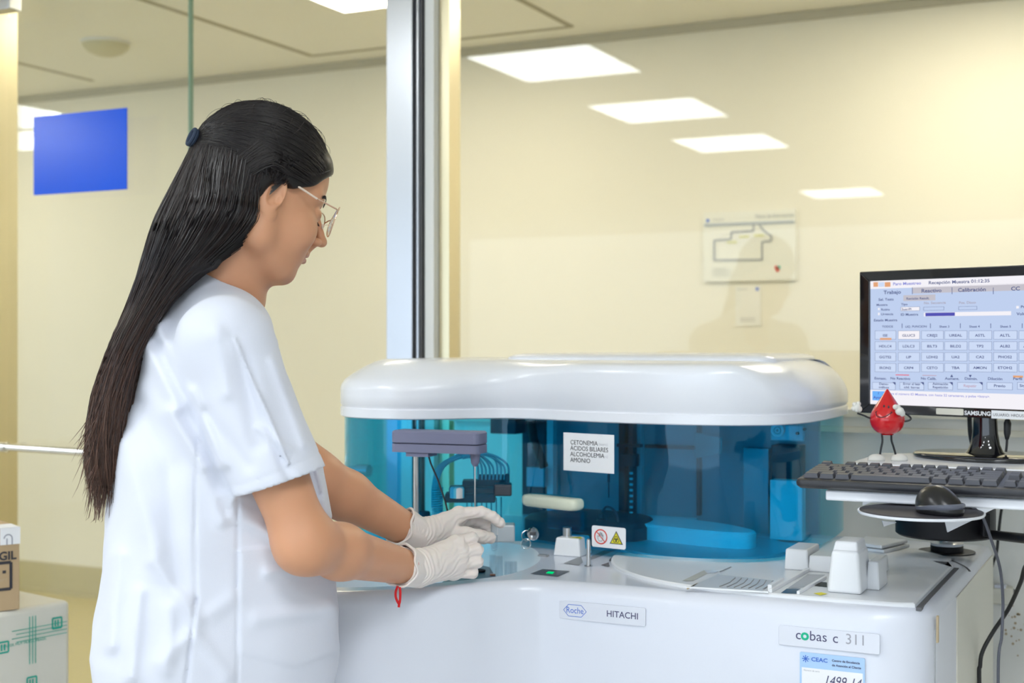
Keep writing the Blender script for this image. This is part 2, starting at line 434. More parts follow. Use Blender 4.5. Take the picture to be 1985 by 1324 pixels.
for (x, y, c) in ((.02, .245, 3), (.30, .05, 5), (.31, .05, 4), (.305, .04, 5)): b.box((x - .006, y - .006, 0), (x + .006, y + .006, .001), c, T)
for x, y in ((.12, .155), (.17, .175), (.23, .178)): b.box((x - .02, y - .004, 0), (x + .02, y + .004, .001), 6, T)
for k in range(4): b.box((.04, .05 - k * .009, 0), (.10 + .02 * (k % 2), .0515 - k * .009, .001), 2, T)
b.build('drawing', [mat('plan_grey', (.42, .46, .50), .5), mat('plan_line', (.36, .38, .40), .5), mat('plan_text', (.5, .5, .45), .5), M['bluein'], M['tealink'], M['red'], mat('plan_yellow', (.75, .74, .35), .5)], pl)
qn = thing('wall_notice', 'small white paper notice under the evacuation plan', 'notice', (-1.51, 5.195, 1.365))
MB().box((-1.563, 5.196, 1.362), (-1.46, 5.2, 1.521)).build('sheet', mat('notice_paper', (.82, .81, .74), .6), qn)
b = MB(); T = frame((-1.563, 5.1955, 1.362), (1, 0, 0), (0, 0, 1))
ni = mat('notice_ink', (.45, .45, .42), .6)
b.text('Escanea', T @ Matrix.Translation((.008, .143, 0)), .013, 0); b.build('heading', ni, qn)
b = MB(); b.box((.083, .14, -.0005), (.095, .152, 0), 0, T); b.build('mark', M['bluein'], qn)
for k in range(2): b = MB(); b.box((.02, .028 - k * .01, -.0005), (.08, .031 - k * .01, 0), 0, T); b.build('text_line', ni, qn)
# wall socket and screw hole on the low partition at the right
sk = thing('wall_socket', 'small white raised cable cover on the partition behind the analyser', 'socket', (-.325, 2.985, .75))
MB().box((-.375, 2.972, .748), (-.299, 3.0, .785)).build('cover', M['beige'], sk, bevel=.004)
MB().box((-.335, 2.968, .783), (-.312, 2.99, .790)).build('latch', M['white'], sk, bevel=.002)
p = on_v(1962, 1147, 2.999)
tag(MB().tube([(p.x, 2.998, p.z), (p.x, 3.0, p.z)], .007, 16).build('screw_hole', M['gasket']), 'dark round screw hole in the partition right of the analyser', 'hole')
b = MB()
random.seed(3)
for k in range(26):
    q = on_v(1965 + random.gauss(4, 12), 1205 + random.gauss(0, 14) + (0 if k % 3 else 20), 2.9985); r = random.uniform(.0008, .003)
    b.tube([(q.x, 2.9985, q.z), (q.x, 3.0, q.z)], r, 8)
struct(b.build('trim_8', M['stain']))
# ================================================================ the analyser
A = thing('chemistry_analyzer', 'large white benchtop laboratory analyser with blue tinted cover and rounded hood', 'laboratory machine', (-.94, 2.3, 0))
BZ = .9
front = crom([(-1.56, 2.10), (-1.558, 1.92), (-1.53, 1.815), (-1.45, 1.75), (-1.35, 1.738), (-1.24, 1.762), (-1.156, 1.81), (-1.094, 1.862), (-1.042, 1.925), (-1.010, 1.975), (-.965, 2.015), (-.90, 2.033), (-.7, 2.035), (-.45, 2.035), (-.385, 2.04), (-.345, 2.062), (-.323, 2.10), (-.318, 2.16)], 8)
body_out = front + [(-.318, 2.79), (-1.56, 2.79)]
WC = (-1.27, 2.11); WR = .2
well = crom([(-1.0655, 2.282), (-1.036, 2.22), (-1.020, 2.145), (-1.020, 2.08), (-1.034, 2.03), (-1.064, 1.982), (-1.112, 1.915), (-1.18, 1.855), (-1.265, 1.812), (-1.36, 1.79), (-1.45, 1.81), (-1.51, 1.90), (-1.525, 2.05), (-1.50, 2.24), (-1.43, 2.35), (-1.34, 2.39), (-1.25, 2.395), (-1.175, 2.385), (-1.11, 2.345)], 6, True)
if sum(well[i - 1][0] * well[i][1] - well[i][0] * well[i - 1][1] for i in range(len(well))) < 0: well = well[::-1]
b = MB()
ringz = [(.0, .03), (.0, BZ - .022), (.0015, BZ - .014), (.006, BZ - .006), (.014, BZ - .001), (.022, BZ)]
b.rings([[(p[0], p[1], z) for p in inset(body_out, d)] for d, z in ringz], True, False)
fill(b, [inset(body_out, .022), well], BZ)
b.build('body', M['white'], A, sharp=40)
w0 = [[(p[0], p[1], z) for p in inset(well, r)][::-1] for r, z in ((0, BZ), (0, .79), (.02, .775))]
b = MB(); b.rings(w0, False, True); b.build('well_liner', mat('bright_well_liner', (.92, .94, .97), .35), A, sharp=40)
# darker rear side panel, groove and stain on the right flank
b = MB().box((-.3185, 2.30, .03), (-.316, 2.79, BZ - .02)); b.build('side_panel', M['beige'], A, bevel=.001)
b = MB().box((-.345, 2.075, BZ - .004), (-.337, 2.47, BZ + .0008)); b.build('lid_gap', M['gasket'], A)
MB().box((-.3195, 2.10, .845), (-.3165, 2.108, .885)).build('stain_mark', M['stain'], A)
MB().box((-.319, 2.075, .03), (-.3168, 2.077, BZ - .03)).build('panel_seam', M['slot'], A)
# large round lid on the right
lc = (-.622, 2.375); lr = .312
lid = [(-.347, 2.080), (-.347, 2.47), (-.365, 2.47)] + circle(lc, lr, 20, math.radians(33), math.radians(120), True) + circle(lc, lr, 40, math.radians(120), math.radians(262), True) + [(-.60, 2.062), (-.45, 2.064), (-.37, 2.07)]
b = MB(); b.rings([[(p[0], p[1], z) for p in inset(lid, d)] for d, z in ((0, BZ - .001), (0, BZ + .004), (.003, BZ + .006))], False, True)
b.build('rotor_lid', M['wtop'], A, sharp=30)
gap = MB(); g1 = circle(lc, lr + .004, 60, math.radians(150), math.radians(200), True); g0 = circle(lc, lr, 60, math.radians(150), math.radians(200), True)
for k in range(59): gap.add([(*g0[k], BZ + .0006), (*g0[k + 1], BZ + .0006), (*g1[k + 1], BZ + .0006), (*g1[k], BZ + .0006)], [(3, 2, 1, 0)])
g0 = circle(lc, lr, 30, math.radians(12), math.radians(60), True); g1 = circle(lc, lr + .004, 30, math.radians(12), math.radians(60), True)
for k in range(29): gap.add([(*g0[k], BZ + .0006), (*g0[k + 1], BZ + .0006), (*g1[k + 1], BZ + .0006), (*g1[k], BZ + .0006)], [(3, 2, 1, 0)])
n1 = [on_z(x, y, BZ + .0068) for x, y in ((1808, 1087), (1838, 1089), (1832, 1095), (1846, 1099))]
gap.add([n1[0], n1[3], n1[2], n1[1]], [(0, 1, 2, 3)])
build_split(gap, 'lid_seam', M['gasket'], A)
# tower block and low blocks on the lid
LZ = BZ + .006
def blk(name, base, top, z1, m, bevel=.004, z0=LZ):
    bo = [(*on_z(x, y, z0)[:2], z0) for x, y in base]; to = [(*on_z(x, y, z1)[:2], z1) for x, y in top]
    return MB().hexa(bo, to).build(name, m, A, bevel=bevel)
def blk2(name, u0, v0, u1, v1, z0, z1, m, tap=.0, bevel=.004):
    bo = [(u0, v0, z0), (u1, v0, z0), (u1, v1, z0), (u0, v1, z0)]; to = [(u0 + tap, v0 + tap, z1), (u1 - tap, v0 + tap, z1), (u1 - tap, v1 - tap, z1), (u0 + tap, v1 - tap, z1)]
    return MB().hexa(bo, to).build(name, m, A, bevel=bevel)
f0 = on_z(1600, 1150, LZ); f1 = on_z(1670, 1154, LZ)
tw = blk2('reader_tower', f0.x, f1.y - .0, f1.x, f1.y + .085, LZ, LZ + .066, M['wtop'], .006, .005)
MB().hexa([(f0.x + .006, f1.y + .012, LZ + .062), (f1.x - .008, f1.y + .012, LZ + .062), (f1.x - .008, f1.y + .08, LZ + .062), (f0.x + .006, f1.y + .08, LZ + .062)],
          [(f0.x + .009, f1.y + .02, LZ + .079), (f1.x - .011, f1.y + .02, LZ + .079), (f1.x - .011, f1.y + .078, LZ + .079), (f0.x + .009, f1.y + .078, LZ + .079)]).build('tower_cap', M['wtop'], tw, bevel=.003)
g0 = on_z(1520, 1104, LZ)
blk2('low_housing', g0.x, g0.y, g0.x + .042, g0.y + .09, LZ, LZ + .036, M['wtop'], .002, .003)
blk2('low_housing', g0.x + .042, g0.y - .002, f0.x + .05, g0.y + .07, LZ, LZ + .028, M['wtop'], .002, .003)
blk2('side_housing', f1.x - .004, f1.y + .05, f1.x + .018, f1.y + .12, LZ, LZ + .045, M['wtop'], .003, .003)
q = on_z(1755, 1068, LZ)
for k, (dx, z) in enumerate(((0, .0), (.004, .008))):
    MB().hexa([(q.x - .09 + dx, q.y - .03, LZ + z), (q.x - dx - .03, q.y - .05, LZ + z), (q.x - dx, q.y + .05, LZ + z), (q.x - .09 + dx, q.y + .06, LZ + z)],
              [(q.x - .09 + dx, q.y - .03, LZ + z + .0065), (q.x - dx - .03, q.y - .05, LZ + z + .0065), (q.x - dx, q.y + .05, LZ + z + .0065), (q.x - .09 + dx, q.y + .06, LZ + z + .0065)]).build('flat_tray', M['wtop'], A, bevel=.002)
# viewing window with rack below, rails, dark opening, finger recess, warning marks
def quad(mb, pts, z, mi=0, up=.0006):
    q = [on_z(x, y, z + up) for x, y in pts]
    nrm = (q[1] - q[0]).cross(q[2] - q[0])
    mb.add(q if nrm.z > 0 else q[::-1], [(0, 1, 2, 3)], mi)
b = MB(); quad(b, [(1338, 1137), (1392, 1113), (1505, 1126), (1478, 1146)], LZ); b.build('viewing_window', mat('frosted_window', (.76, .81, .87), .12), A)
b = MB()
for k in range(7):
    a0 = on_z(1395 + k * 14, 1137 + k * .8, LZ + .0012); a1 = on_z(1425 + k * 12, 1120 + k * 1.0, LZ + .0012); mid = (a0 + a1) / 2 + Vector((.004, 0, 0))
    b.tube([a0, mid, a1], .0009, 6)
b.build('rack_lines', M['slot'], A)
def bar(name, p, q, w, h, m, z=LZ):
    a = on_z(*p, z); c = on_z(*q, z); d = (c - a).normalized(); n = Vector((-d.y, d.x, 0)) * w / 2
    r = [a - n, c - n, c + n, a + n]
    if (r[1] - r[0]).cross(r[2] - r[0]).z < 0: r = r[::-1]
    return MB().hexa(r, [v + Vector((0, 0, h)) for v in r]).build(name, m, A, bevel=.0008)
bar('rail', (1493, 1149), (1566, 1108), .006, .006, M['wtop'])
bar('rail', (1547, 1152), (1600, 1122), .005, .005, M['wtop'])
bar('rail_stop', (1492, 1147), (1516, 1132), .007, .011, M['wtop'])
bar('rail', (1330, 1140), (1490, 1150), .003, .003, M['wtop'])
b = MB(); quad(b, [(1514, 1149), (1525, 1141), (1565, 1141), (1547, 1151)], LZ); quad(b, [(1578, 1135), (1592, 1128), (1603, 1129), (1603, 1138)], LZ, 1)
quad(b, [(1527, 1140), (1566, 1113), (1600, 1114), (1566, 1138)], LZ, 2)
b.build('lid_opening', [M['darkblue'], M['black'], mat('opening_grey', (.42, .45, .50), .4)], A)
b = MB(); quad(b, [(1577, 1150), (1592, 1148), (1604, 1151), (1590, 1154)], LZ); b.build('warning_mark', M['yellow'], A)
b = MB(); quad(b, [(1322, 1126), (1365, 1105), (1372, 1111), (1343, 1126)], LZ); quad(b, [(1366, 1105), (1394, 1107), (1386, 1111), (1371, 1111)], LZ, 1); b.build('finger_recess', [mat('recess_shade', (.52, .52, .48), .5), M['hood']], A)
b = MB(); quad(b, [(1394, 1108), (1417, 1098), (1418, 1099), (1396, 1109)], LZ); quad(b, [(1330, 1141), (1352, 1130), (1353, 1131), (1333, 1143)], LZ, 1); build_split(b, 'lid_slit', [M['slot'], M['stain']], A)
# status panel, slots, pin, small box
b = MB(); quad(b, [(1028, 1112), (1052, 1103), (1105, 1107), (1081, 1118)], BZ); quad(b, [(1058, 1111), (1063, 1107.5), (1075, 1108.5), (1071, 1112.5)], BZ, 1, .0012); b.build('status_panel', [M['panelg'], M['led']], A)
b = MB(); quad(b, [(1092, 1092), (1126, 1078), (1130, 1090), (1122, 1096)], BZ); quad(b, [(1147, 1078), (1172, 1066), (1200, 1064), (1140, 1087)], BZ); quad(b, [(1165, 1095), (1180, 1090), (1182, 1098), (1178, 1099)], BZ, 1); build_split(b, 'deck_slot', [M['slot'], M['gasket']], A)
q = on_z(1141, 1097, BZ)
MB().lathe((q.x, q.y, BZ), [(.008, .0006), (.004, .001), (.0038, .043), (.003, .047), (.001, .0485)], 20).build('sample_pin', M['metalw'], A)
q = on_z(1072, 1077, BZ); q2 = on_z(1130, 1079, BZ)
sb = blk2('fluid_box', q.x, q.y, q2.x, q.y + .06, BZ, BZ + .034, M['wtop'], .004, .003)
MB().lathe((q.x + .018, q.y + .025, BZ + .034), [(.0085, 0), (.0085, .016), (.007, .017), (.001, .017)], 22).build('knob', M['metalw'], sb)
b = MB(); T = frame((q.x + .028, q.y + .007, BZ + .0345), (1, 0, 0), (0, 1, 0)); b.add([(0, 0, 0), (.03, 0, 0), (.015, .022, 0)], [(0, 1, 2)], 0, False, T); b.add([(.014, .004, .0004), (.016, .004, .0004), (.016, .015, .0004), (.014, .015, .0004)], [(0, 1, 2, 3)], 1, False, T)
b.build('warning_triangle', [M['yellow'], M['ink']], sb)
b = MB(); b.box((q2.x - .014, q.y + .0025, BZ + .002), (q2.x - .006, q.y + .006, BZ + .02)); b.build('port', M['black'], sb)
blk2('deck_riser', -1.06, 2.262, q.x - .004, 2.275, BZ, BZ + .003, M['slot'], 0, .0005)
# hood --------------------------------------------------------------------
hood_ctrl = [(-1.545, 2.60), (-1.552, 2.42), (-1.528, 2.315), (-1.47, 2.238), (-1.39, 2.205), (-1.31, 2.212), (-1.25, 2.25), (-1.205, 2.298), (-1.16, 2.328), (-1.10, 2.333), (-1.03, 2.315), (-.95, 2.296), (-.85, 2.286), (-.76, 2.290), (-.69, 2.312), (-.635, 2.355), (-.603, 2.43), (-.592, 2.54), (-.592, 2.68), (-.60, 2.79)]
hf = crom(hood_ctrl, 8)
hood_out = hf + [(-.62, 2.81), (-1.48, 2.81), (-1.52, 2.79)]
def sstep(x, a, b):
    t = min(max((x - a) / (b - a), 0), 1); return t * t * (3 - 2 * t)
def hz(p, f):
    u, v = p
    wl = sstep(-u, 1.00, 1.32); wr = sstep(u, -.70, -.60)
    zs = 1.254 - .036 * wl - .048 * wr
    g = 1 - (1 - f) ** (1.35 + 1.1 * wr + 1.5 * (1 - max(wl, wr)))
    return zs + (1.264 - zs) * g
b = MB(); rg = []
for d, z in ((.003, 1.150), (.0, 1.152), (0, 1.168), (.0025, 1.170), (.0025, 1.172), (.0, 1.175)):
    rg.append([(p[0], p[1], z) for p in inset(hood_out, d)])
for dz in (.024, .015): rg.append([(p[0], p[1], hz(p, 0) - dz) for p in hood_out])
for f in (0, .03, .07, .12, .18, .28, .42, .6, .8, 1.0):
    io = inset(hood_out, .085 * f)
    r = []
    for k, p in enumerate(io):
        z = hz(hood_out[k], f) - {0: .011, .03: .0055, .07: .0022, .12: .0005}.get(f, 0)
        o2 = p
        r.append((o2[0], o2[1], z))
    rg.append(r)
b.rings(rg, True, True)
hd = b.build('hood', M['hood'], A, sharp=50)
lid2 = rrect(-1.215, 2.42, -.66, 2.79, .04)
b = MB(); b.rings([[(p[0], p[1], z) for p in inset(lid2, d)] for d, z in ((0, 1.235), (0, 1.266), (.003, 1.2695), (.015, 1.2735), (.034, 1.276))], False, True); b.build('hood_lid', M['hood'], A, sharp=50)
# tinted cover -------------------------------------------------------------
gl = inset(hood_out, .008); gl = gl[2:-4]; gi = inset(hood_out, .011)[2:-4]
b = MB(); n = len(gl); v = [(p[0], p[1], .9125) for p in gl] + [(p[0], p[1], 1.160) for p in gl] + [(p[0], p[1], .9125) for p in gi] + [(p[0], p[1], 1.160) for p in gi]; f = []
for i in range(n - 1):
    f += [(i, i + 1, n + i + 1, n + i), (2 * n + i + 1, 2 * n + i, 3 * n + i, 3 * n + i + 1), (i + 1, i, 2 * n + i, 2 * n + i + 1)]
b.add(v, f, 0, True); cv = b.build('tinted_cover', M['tint'], A, sharp=60)
def cov(u):                      # point on the cover front for a given u, with outward normal
    best = min(range(1, n - 1), key=lambda i: abs(gl[i][0] - u) + (10 if gl[i][1] > 2.45 else 0))
    i = best if gl[best][0] < u else best - 1
    a, c = Vector(gl[i]), Vector(gl[i + 1]); t = (u - a.x) / (c.x - a.x)
    q = a + (c - a) * t; d = (c - a).normalized(); return q, Vector((d.x, d.y, 0)), Vector((d.y, -d.x, 0))
def cov_px(px, py):
    r = ray(px, py); lo = min(range(200), key=lambda k: abs(r[0] / r[1] - (lambda w: cov(w)[0].x / cov(w)[0].y)(-1.40 + .75 * k / 200)))
    u = -1.40 + .75 * lo / 200; q, d, nn = cov(u); t = q.y / r[1]
    return Vector((q.x, q.y, EYE + r[2] * t)), d, nn
# cream handle on the cover with its blue bracket
q, d, nn = cov_px(1075, 973); q1 = on_v(1137, 974, q.y - .02); q0 = on_v(1013, 974, q.y - .02)
b = MB(); T = frame((q.x, q.y, q.z), d, -nn); hw = .070
pr = rrect(-hw, -.026, hw, .012, .014, 7)
b.rings([[(p[0] * s, p[1] * s, z) for p in pr] for s, z in ((.88, -.0105), (.96, -.008), (1, -.003), (1, .004), (.98, .008), (.94, .0105), (.88, .0115))], True, True, 0, True, Matrix.Translation((0, 0, q.z)) @ Matrix.Translation((q.x, q.y, 0)) @ Matrix(((d.x, -nn.x * -1 if False else -nn.x, 0, 0), (d.y, -nn.y, 0, 0), (0, 0, 1, 0), (0, 0, 0, 1))))
hh = b.build('cover_handle', M['handle'], cv, sharp=50)
b = MB(); T2 = Matrix.Translation((q.x, q.y, q.z)) @ Matrix(((d.x, -nn.x, 0, 0), (d.y, -nn.y, 0, 0), (0, 0, 1, 0), (0, 0, 0, 1)))
for k in range(16): b.box((-.038 + k * .0042, -.016, .0112), (-.0362 + k * .0042, -.010, .0122), 0, T2)
b.build('grip_ribs', M['handle'], hh)
MB().box((-.012, -.010, -.050), (.070, .004, -.012), 0, T2).build('handle_bracket', M['tint'], cv, bevel=.002)
# safety sticker on the cover
def sticker(px0, py0, px1, py1):
    a, d, nn = cov_px(px0, py1); c, _, _ = cov_px(px1, py1); q, _, _ = cov_px(px0, py0)
    d = (Vector((c.x, c.y, 0)) - Vector((a.x, a.y, 0))); w = d.length; d.normalize(); nn = Vector((d.y, -d.x, 0))
    return frame(Vector((a.x, a.y, a.z)) + nn * .0015, d, (0, 0, 1)), w, q.z - a.z
T, w, h = sticker(1149, 1018, 1212, 1059)
st = MB(); st.prism(rrect(0, 0, w, h, .004), -.001, .0004, 0, T); so = st.build('safety_sticker', M['paper'], cv)
b = MB()
def ring2(mb, c, r, wd, mi, T, n=36, z=.0008, a0=0, a1=2 * math.pi):
    for k in range(n):
        t0 = a0 + (a1 - a0) * k / n; t1 = a0 + (a1 - a0) * (k + 1) / n
        mb.add([(c[0] + (r + s) * math.cos(t), c[1] + (r + s) * math.sin(t), z) for t, s in ((t0, -wd / 2), (t1, -wd / 2), (t1, wd / 2), (t0, wd / 2))], [(3, 2, 1, 0)] if False else [(0, 3, 2, 1)], mi, False, T)
cx, cy, R = w * .27, h * .5, h * .33
ln(b, (cx - R * .72, cy + R * .72), (cx + R * .72, cy - R * .72), .0016, 0, T, .0012)
ring2(b, (cx, cy), R, .0022, 0, T)
hand = [(-.30, -.62), (.18, -.62), (.36, -.2), (.42, .25), (.33, .3), (.24, .02), (.22, .5), (.12, .55), (.08, .1), (.0, .66), (-.1, .64), (-.1, .1), (-.24, .5), (-.33, .44), (-.27, -.05), (-.5, .12), (-.58, .05), (-.3, -.62)]
for i in range(len(hand) - 1): ln(b, (cx + hand[i][0] * R, cy + hand[i][1] * R), (cx + hand[i + 1][0] * R, cy + hand[i + 1][1] * R), .0006, 1, T, .0009)
tx, ty, tr = w * .73, h * .46, h * .36
tri = lambda s: [(tx + s * math.cos(math.radians(a)), ty - .1 * tr + s * math.sin(math.radians(a)), 0) for a in (-30, 90, 210)]
for s, mi, z in ((tr * 1.15, 1, .0007), (tr * .93, 2, .0010)): b.add([(x, y, z) for x, y, _ in tri(s)], [(0, 1, 2)], mi, False, T)
for a in (90, 210, 330):
    cc = (tx + .22 * tr * math.cos(math.radians(a)), ty - .1 * tr + .22 * tr * math.sin(math.radians(a)))
    ring2(b, cc, tr * .22, tr * .08, 1, T, 20, .0014)
ring2(b, (tx, ty - .1 * tr), tr * .17, tr * .05, 1, T, 20, .0015)
b.build('safety_symbols', [M['red'], M['ink'], M['yellow']], so)
# paper note taped on the cover: a thing of its own
T, w, h = sticker(1093, 838, 1193, 911)
T = T @ Matrix.Translation((0, 0, .002))
note = MB().box((0, 0, -.0006), (w, h, .0), 0, T).build('paper_note', M['paper'])
tag(note, 'white paper note with four printed lines taped on the blue tinted cover', 'note')
b = MB()
for k, (s, e) in enumerate((('CETONEMIA', .035), ('\u00c1CIDOS BILIARES', 0), ('ALCOHOLEMIA', .03), ('AMONIO', 0))):
    b.text(s, T @ Matrix.Translation((w * .14, h * (.70 - .155 * k), .0005)), h * .165, 0, xs=.95)
    if e: b.text('(suero)', T @ Matrix.Translation((w * .70, h * (.71 - .155 * k), .0005)), h * .10, 1)
b.build('printed_text', [M['ink'], mat('rubbed_pencil', (.6, .6, .64), .7)], note)
# key with ring hanging in the lock
q, d, nn = cov_px(1037, 1034)
kt = thing('key_ring', 'round metal key fob and split ring hanging from the cover lock', 'keys', (q.x, q.y, q.z - .03))
kd = frame(q + nn * .006, d, (0, 0, 1))
b = MB(); b.rings([[(r * math.cos(a / 30 * 6.2832), r * math.sin(a / 30 * 6.2832), z) for a in range(30)] for r, z in ((.0115, -.002), (.013, 0), (.0115, .002), (.009, .001))], True, True, 0, True, kd); b.build('fob', M['chrome'], kt)
b = MB(); b.box((-.0055, -.003, .001), (.0045, .003, .0035), 0, kd); b.build('key_head', M['gasket'], kt)
def torus(mb, T, R, r, n=32, mi=0):
    mb_r = [[T @ Vector(((R + r * math.cos(j / 8 * 6.2832)) * math.cos(i / n * 6.2832), (R + r * math.cos(j / 8 * 6.2832)) * math.sin(i / n * 6.2832), r * math.sin(j / 8 * 6.2832))) for j in range(8)] for i in range(n + 1)]
    mb.rings(mb_r, False, False, mi)
b = MB(); torus(b, kd @ Matrix.Translation((-.012, -.004, .003)) @ Matrix.Rotation(.8, 4, 'Y'), .010, .0008); b.build('ring', M['chrome'], kt)
b = MB(); torus(b, kd @ Matrix.Translation((-.014, -.020, .003)) @ Matrix.Rotation(.4, 4, 'Y'), .0095, .0008); b.build('ring', M['chrome'], kt)
# nameplates and asset label on the front
FY = 2.034
def fplate(name, px0, py0, px1, py1, m, th=.002, r=.003):
    a = on_v(px0, py0, FY); c = on_v(px1, py1, FY); w = c.x - a.x
    return a, c, w
a0 = on_v(1085, 1163, FY); a1 = on_v(1252, 1220, FY); wp = a1.x - a0.x; hp = a0.z - on_v(1085, 1198, FY).z
T = frame((a0.x, FY - .0015, a0.z - hp), (1, 0, 0), (0, 0, 1))
pb = MB().prism(rrect(0, 0, wp, hp, .003), -.002, .0008, 0, T).build('name_plate', M['plate'], A, bevel=.0006)
b = MB(); hx = [(.008, hp * .5), (.017, hp * .82), (.040, hp * .82), (.049, hp * .5), (.040, hp * .18), (.017, hp * .18)]
for i in range(6): ln(b, hx[i], hx[(i + 1) % 6], .0009, 0, T, .0011)
b.text('Roche', T @ Matrix.Translation((.0285, hp * .36, .0011)), .0145, 0, 'CENTER', xs=.85)
b.build('maker_emblem', M['bluein'], pb)
b = MB(); b.text('HITACHI', T @ Matrix.Translation((wp * .555, hp * .36, .0011)), .0145, 0, xs=.98, bold=.01); b.build('maker_name', M['navy'], pb)
a0 = on_v(1510, 1211, FY); a1 = on_v(1706, 1231, FY); wp = a1.x - a0.x; hp = a0.z - on_v(1510, 1249, FY).z
T = frame((a0.x, FY - .0015, a0.z - hp), (1, 0, 0), (0, 0, 1))
pb = MB().prism(rrect(0, 0, wp, hp, .003), -.002, .0008, 0, T).build('name_plate', M['plate'], A, bevel=.0006)
b = MB(); TT = lambda x, y: T @ Matrix.Translation((x, y, .0011))
b.text('c', TT(wp * .17, hp * .38), .021, 0); b.text('o', TT(wp * .225, hp * .38), .023, 1, bold=.035); b.text('bas', TT(wp * .31, hp * .38), .021, 0); b.text('c', TT(wp * .54, hp * .38), .021, 0)
b.text('311', TT(wp * .665, hp * .38), .0225, 2, xs=.95)
b.build('model_name', [M['navy'], mat('green_ink', (.0, .45, .25), .5), M['greyink']], pb)
a0 = on_v(1551, 1263, FY); a1 = on_v(1677, 1277, FY); wp = a1.x - a0.x; hp = .078
T = frame((a0.x, FY - .0015, a0.z - hp), (1, 0, 0), (0, 0, 1))
pb = MB().prism(rrect(0, 0, wp, hp, .002), -.001, .0004, 0, T).build('asset_label', M['ltblue'], A)
b = MB(); b.box((.003, .012, 0), (wp - .003, hp - .023, .0006), 0, T)
for k in range(8):
    t = k * math.pi / 4; ln(b, (.009 + .0028 * math.cos(t), hp - .0095 + .0028 * math.sin(t)), (.009 + .0055 * math.cos(t), hp - .0095 + .0055 * math.sin(t)), .0013, 1, T, .0008)
ring2(b, (.009, hp - .0095), .0012, .0024, 1, T)
b.text('CEAC', TT(.0175, hp - .012), .0085, 1, xs=1.15, bold=.02)
b.text('Centro de Excelencia', TT(.049, hp - .0095), .0048, 2, bold=.02); b.text('de Atenci\u00f3n al Cliente', TT(.049, hp - .0165), .0048, 2, bold=.02)
b.text('N\u00famero de serie', TT(.006, hp - .028), .0035, 3)
for s, x in (('1499-14', .036),):
    b.text(s, T @ Matrix.Translation((x, hp - .046, .001)) @ Matrix(((1, .25, 0, 0), (0, 1, 0, 0), (0, 0, 1, 0), (0, 0, 0, 1))), .021, 2, xs=.80)
b.build('label_print', [M['paper'], M['bluein'], M['navy'], M['greyink']], pb)

# ---------------- inside the cover
blk2('inner_back_panel', -1.335, 2.765, -.655, 2.785, BZ, 1.152, M['inner'], 0, .001)
blk2('inner_side_panel', -.665, 2.50, -.65, 2.78, BZ, 1.152, M['inner'], 0, .001) if False else None
b = MB()
def bx_px(mb, px0, py0, px1, py1, v0, dv, mi=0):
    a = on_v(px0, py0, v0); c = on_v(px1, py1, v0); mb.box((a.x, v0, min(a.z, c.z)), (c.x, v0 + dv, max(a.z, c.z)), mi)
bx_px(b, 1060, 700, 1072, 1010, 2.72, .02); b.build('white_pillar', M['innerw'], A)
b = MB()
bx_px(b, 1012, 815, 1058, 1000, 2.74, .03, 0); bx_px(b, 1020, 905, 1055, 945, 2.70, .03, 1); bx_px(b, 950, 812, 1000, 842, 2.66, .05, 0); b.build('rear_mechanism', [M['inner2'], M['innerm']], A, bevel=.002)
b = MB()
q0 = on_v(1030, 812, 2.62); q1 = on_v(1055, 905, 2.66); b.tube([q0, (q0 + q1) / 2 + Vector((-.01, 0, .01)), q1], .010, 12)
b.build('black_hose', M['rubber'], A)
# vertical dark lift column
b = MB()
bx_px(b, 1199, 812, 1212, 1005, 2.60, .03, 0); bx_px(b, 1218, 812, 1228, 1000, 2.58, .03, 0); bx_px(b, 1232, 812, 1243, 1020, 2.60, .02, 1); bx_px(b, 1195, 860, 1240, 868, 2.575, .02, 0); bx_px(b, 1203, 880, 1232, 905, 2.57, .02, 0)
for k in range(8): bx_px(b, 1220, 915 + k * 11, 1226, 920 + k * 11, 2.575, .004, 2)
b.build('lift_column', [M['inner2'], M['innerm'], M['innerw']], A, bevel=.001)
# thin white ledge lines on the back panel
b = MB()
bx_px(b, 1160, 994, 1197, 997, 2.755, .01); bx_px(b, 1245, 1001, 1350, 1005, 2.755, .01); bx_px(b, 1432, 1015, 1492, 1019, 2.755, .01); b.build('ledge', M['innerw'], A)
# upper right gear plate with pulley and crossbars
b = MB(); bx_px(b, 1493, 822, 1558, 856, 2.50, .01); gp = b.build('pulley_plate', M['innerm'], A, bevel=.003)
q = on_v(1507, 834, 2.495); TT2 = frame(q, (1, 0, 0), (0, 0, 1))
b = MB(); torus(b, TT2, .010, .003); torus(b, TT2, .004, .002); b.build('pulley', M['innerw'], gp)
b = MB()
for x, y in ((1546, 840), (1560, 832)):
    q = on_v(x, y, 2.498); b.tube([(q.x, 2.494, q.z), (q.x, 2.50, q.z)], .003, 12)
build_split(b, 'bolt', M['inner2'], gp)
b = MB()
a = on_v(1350, 838, 2.74); c = on_v(1450, 838, 2.74); b.hexa([(a.x, 2.73, a.z - .055), (c.x, 2.55, c.z - .03), (c.x, 2.56, c.z - .03), (a.x, 2.74, a.z - .055)], [(a.x, 2.73, a.z), (c.x, 2.55, c.z), (c.x, 2.56, c.z), (a.x, 2.74, a.z)])
b.build('cross_plate', M['innerm'], A)
b = MB(); bx_px(b, 1245, 862, 1350, 872, 2.74, .02, 0); bx_px(b, 1350, 815, 1355, 1000, 2.74, .02, 0); b.build('frame_rail', M['inner2'], A)
b = MB(); bx_px(b, 1495, 862, 1552, 1010, 2.72, .04, 0); bx_px(b, 1440, 868, 1490, 1040, 2.74, .03, 1); bx_px(b, 1492, 930, 1555, 1050, 2.60, .03, 2); b.build('rear_column', [M['inner2'], M['innerm'], M['innerw']], A, bevel=.002)
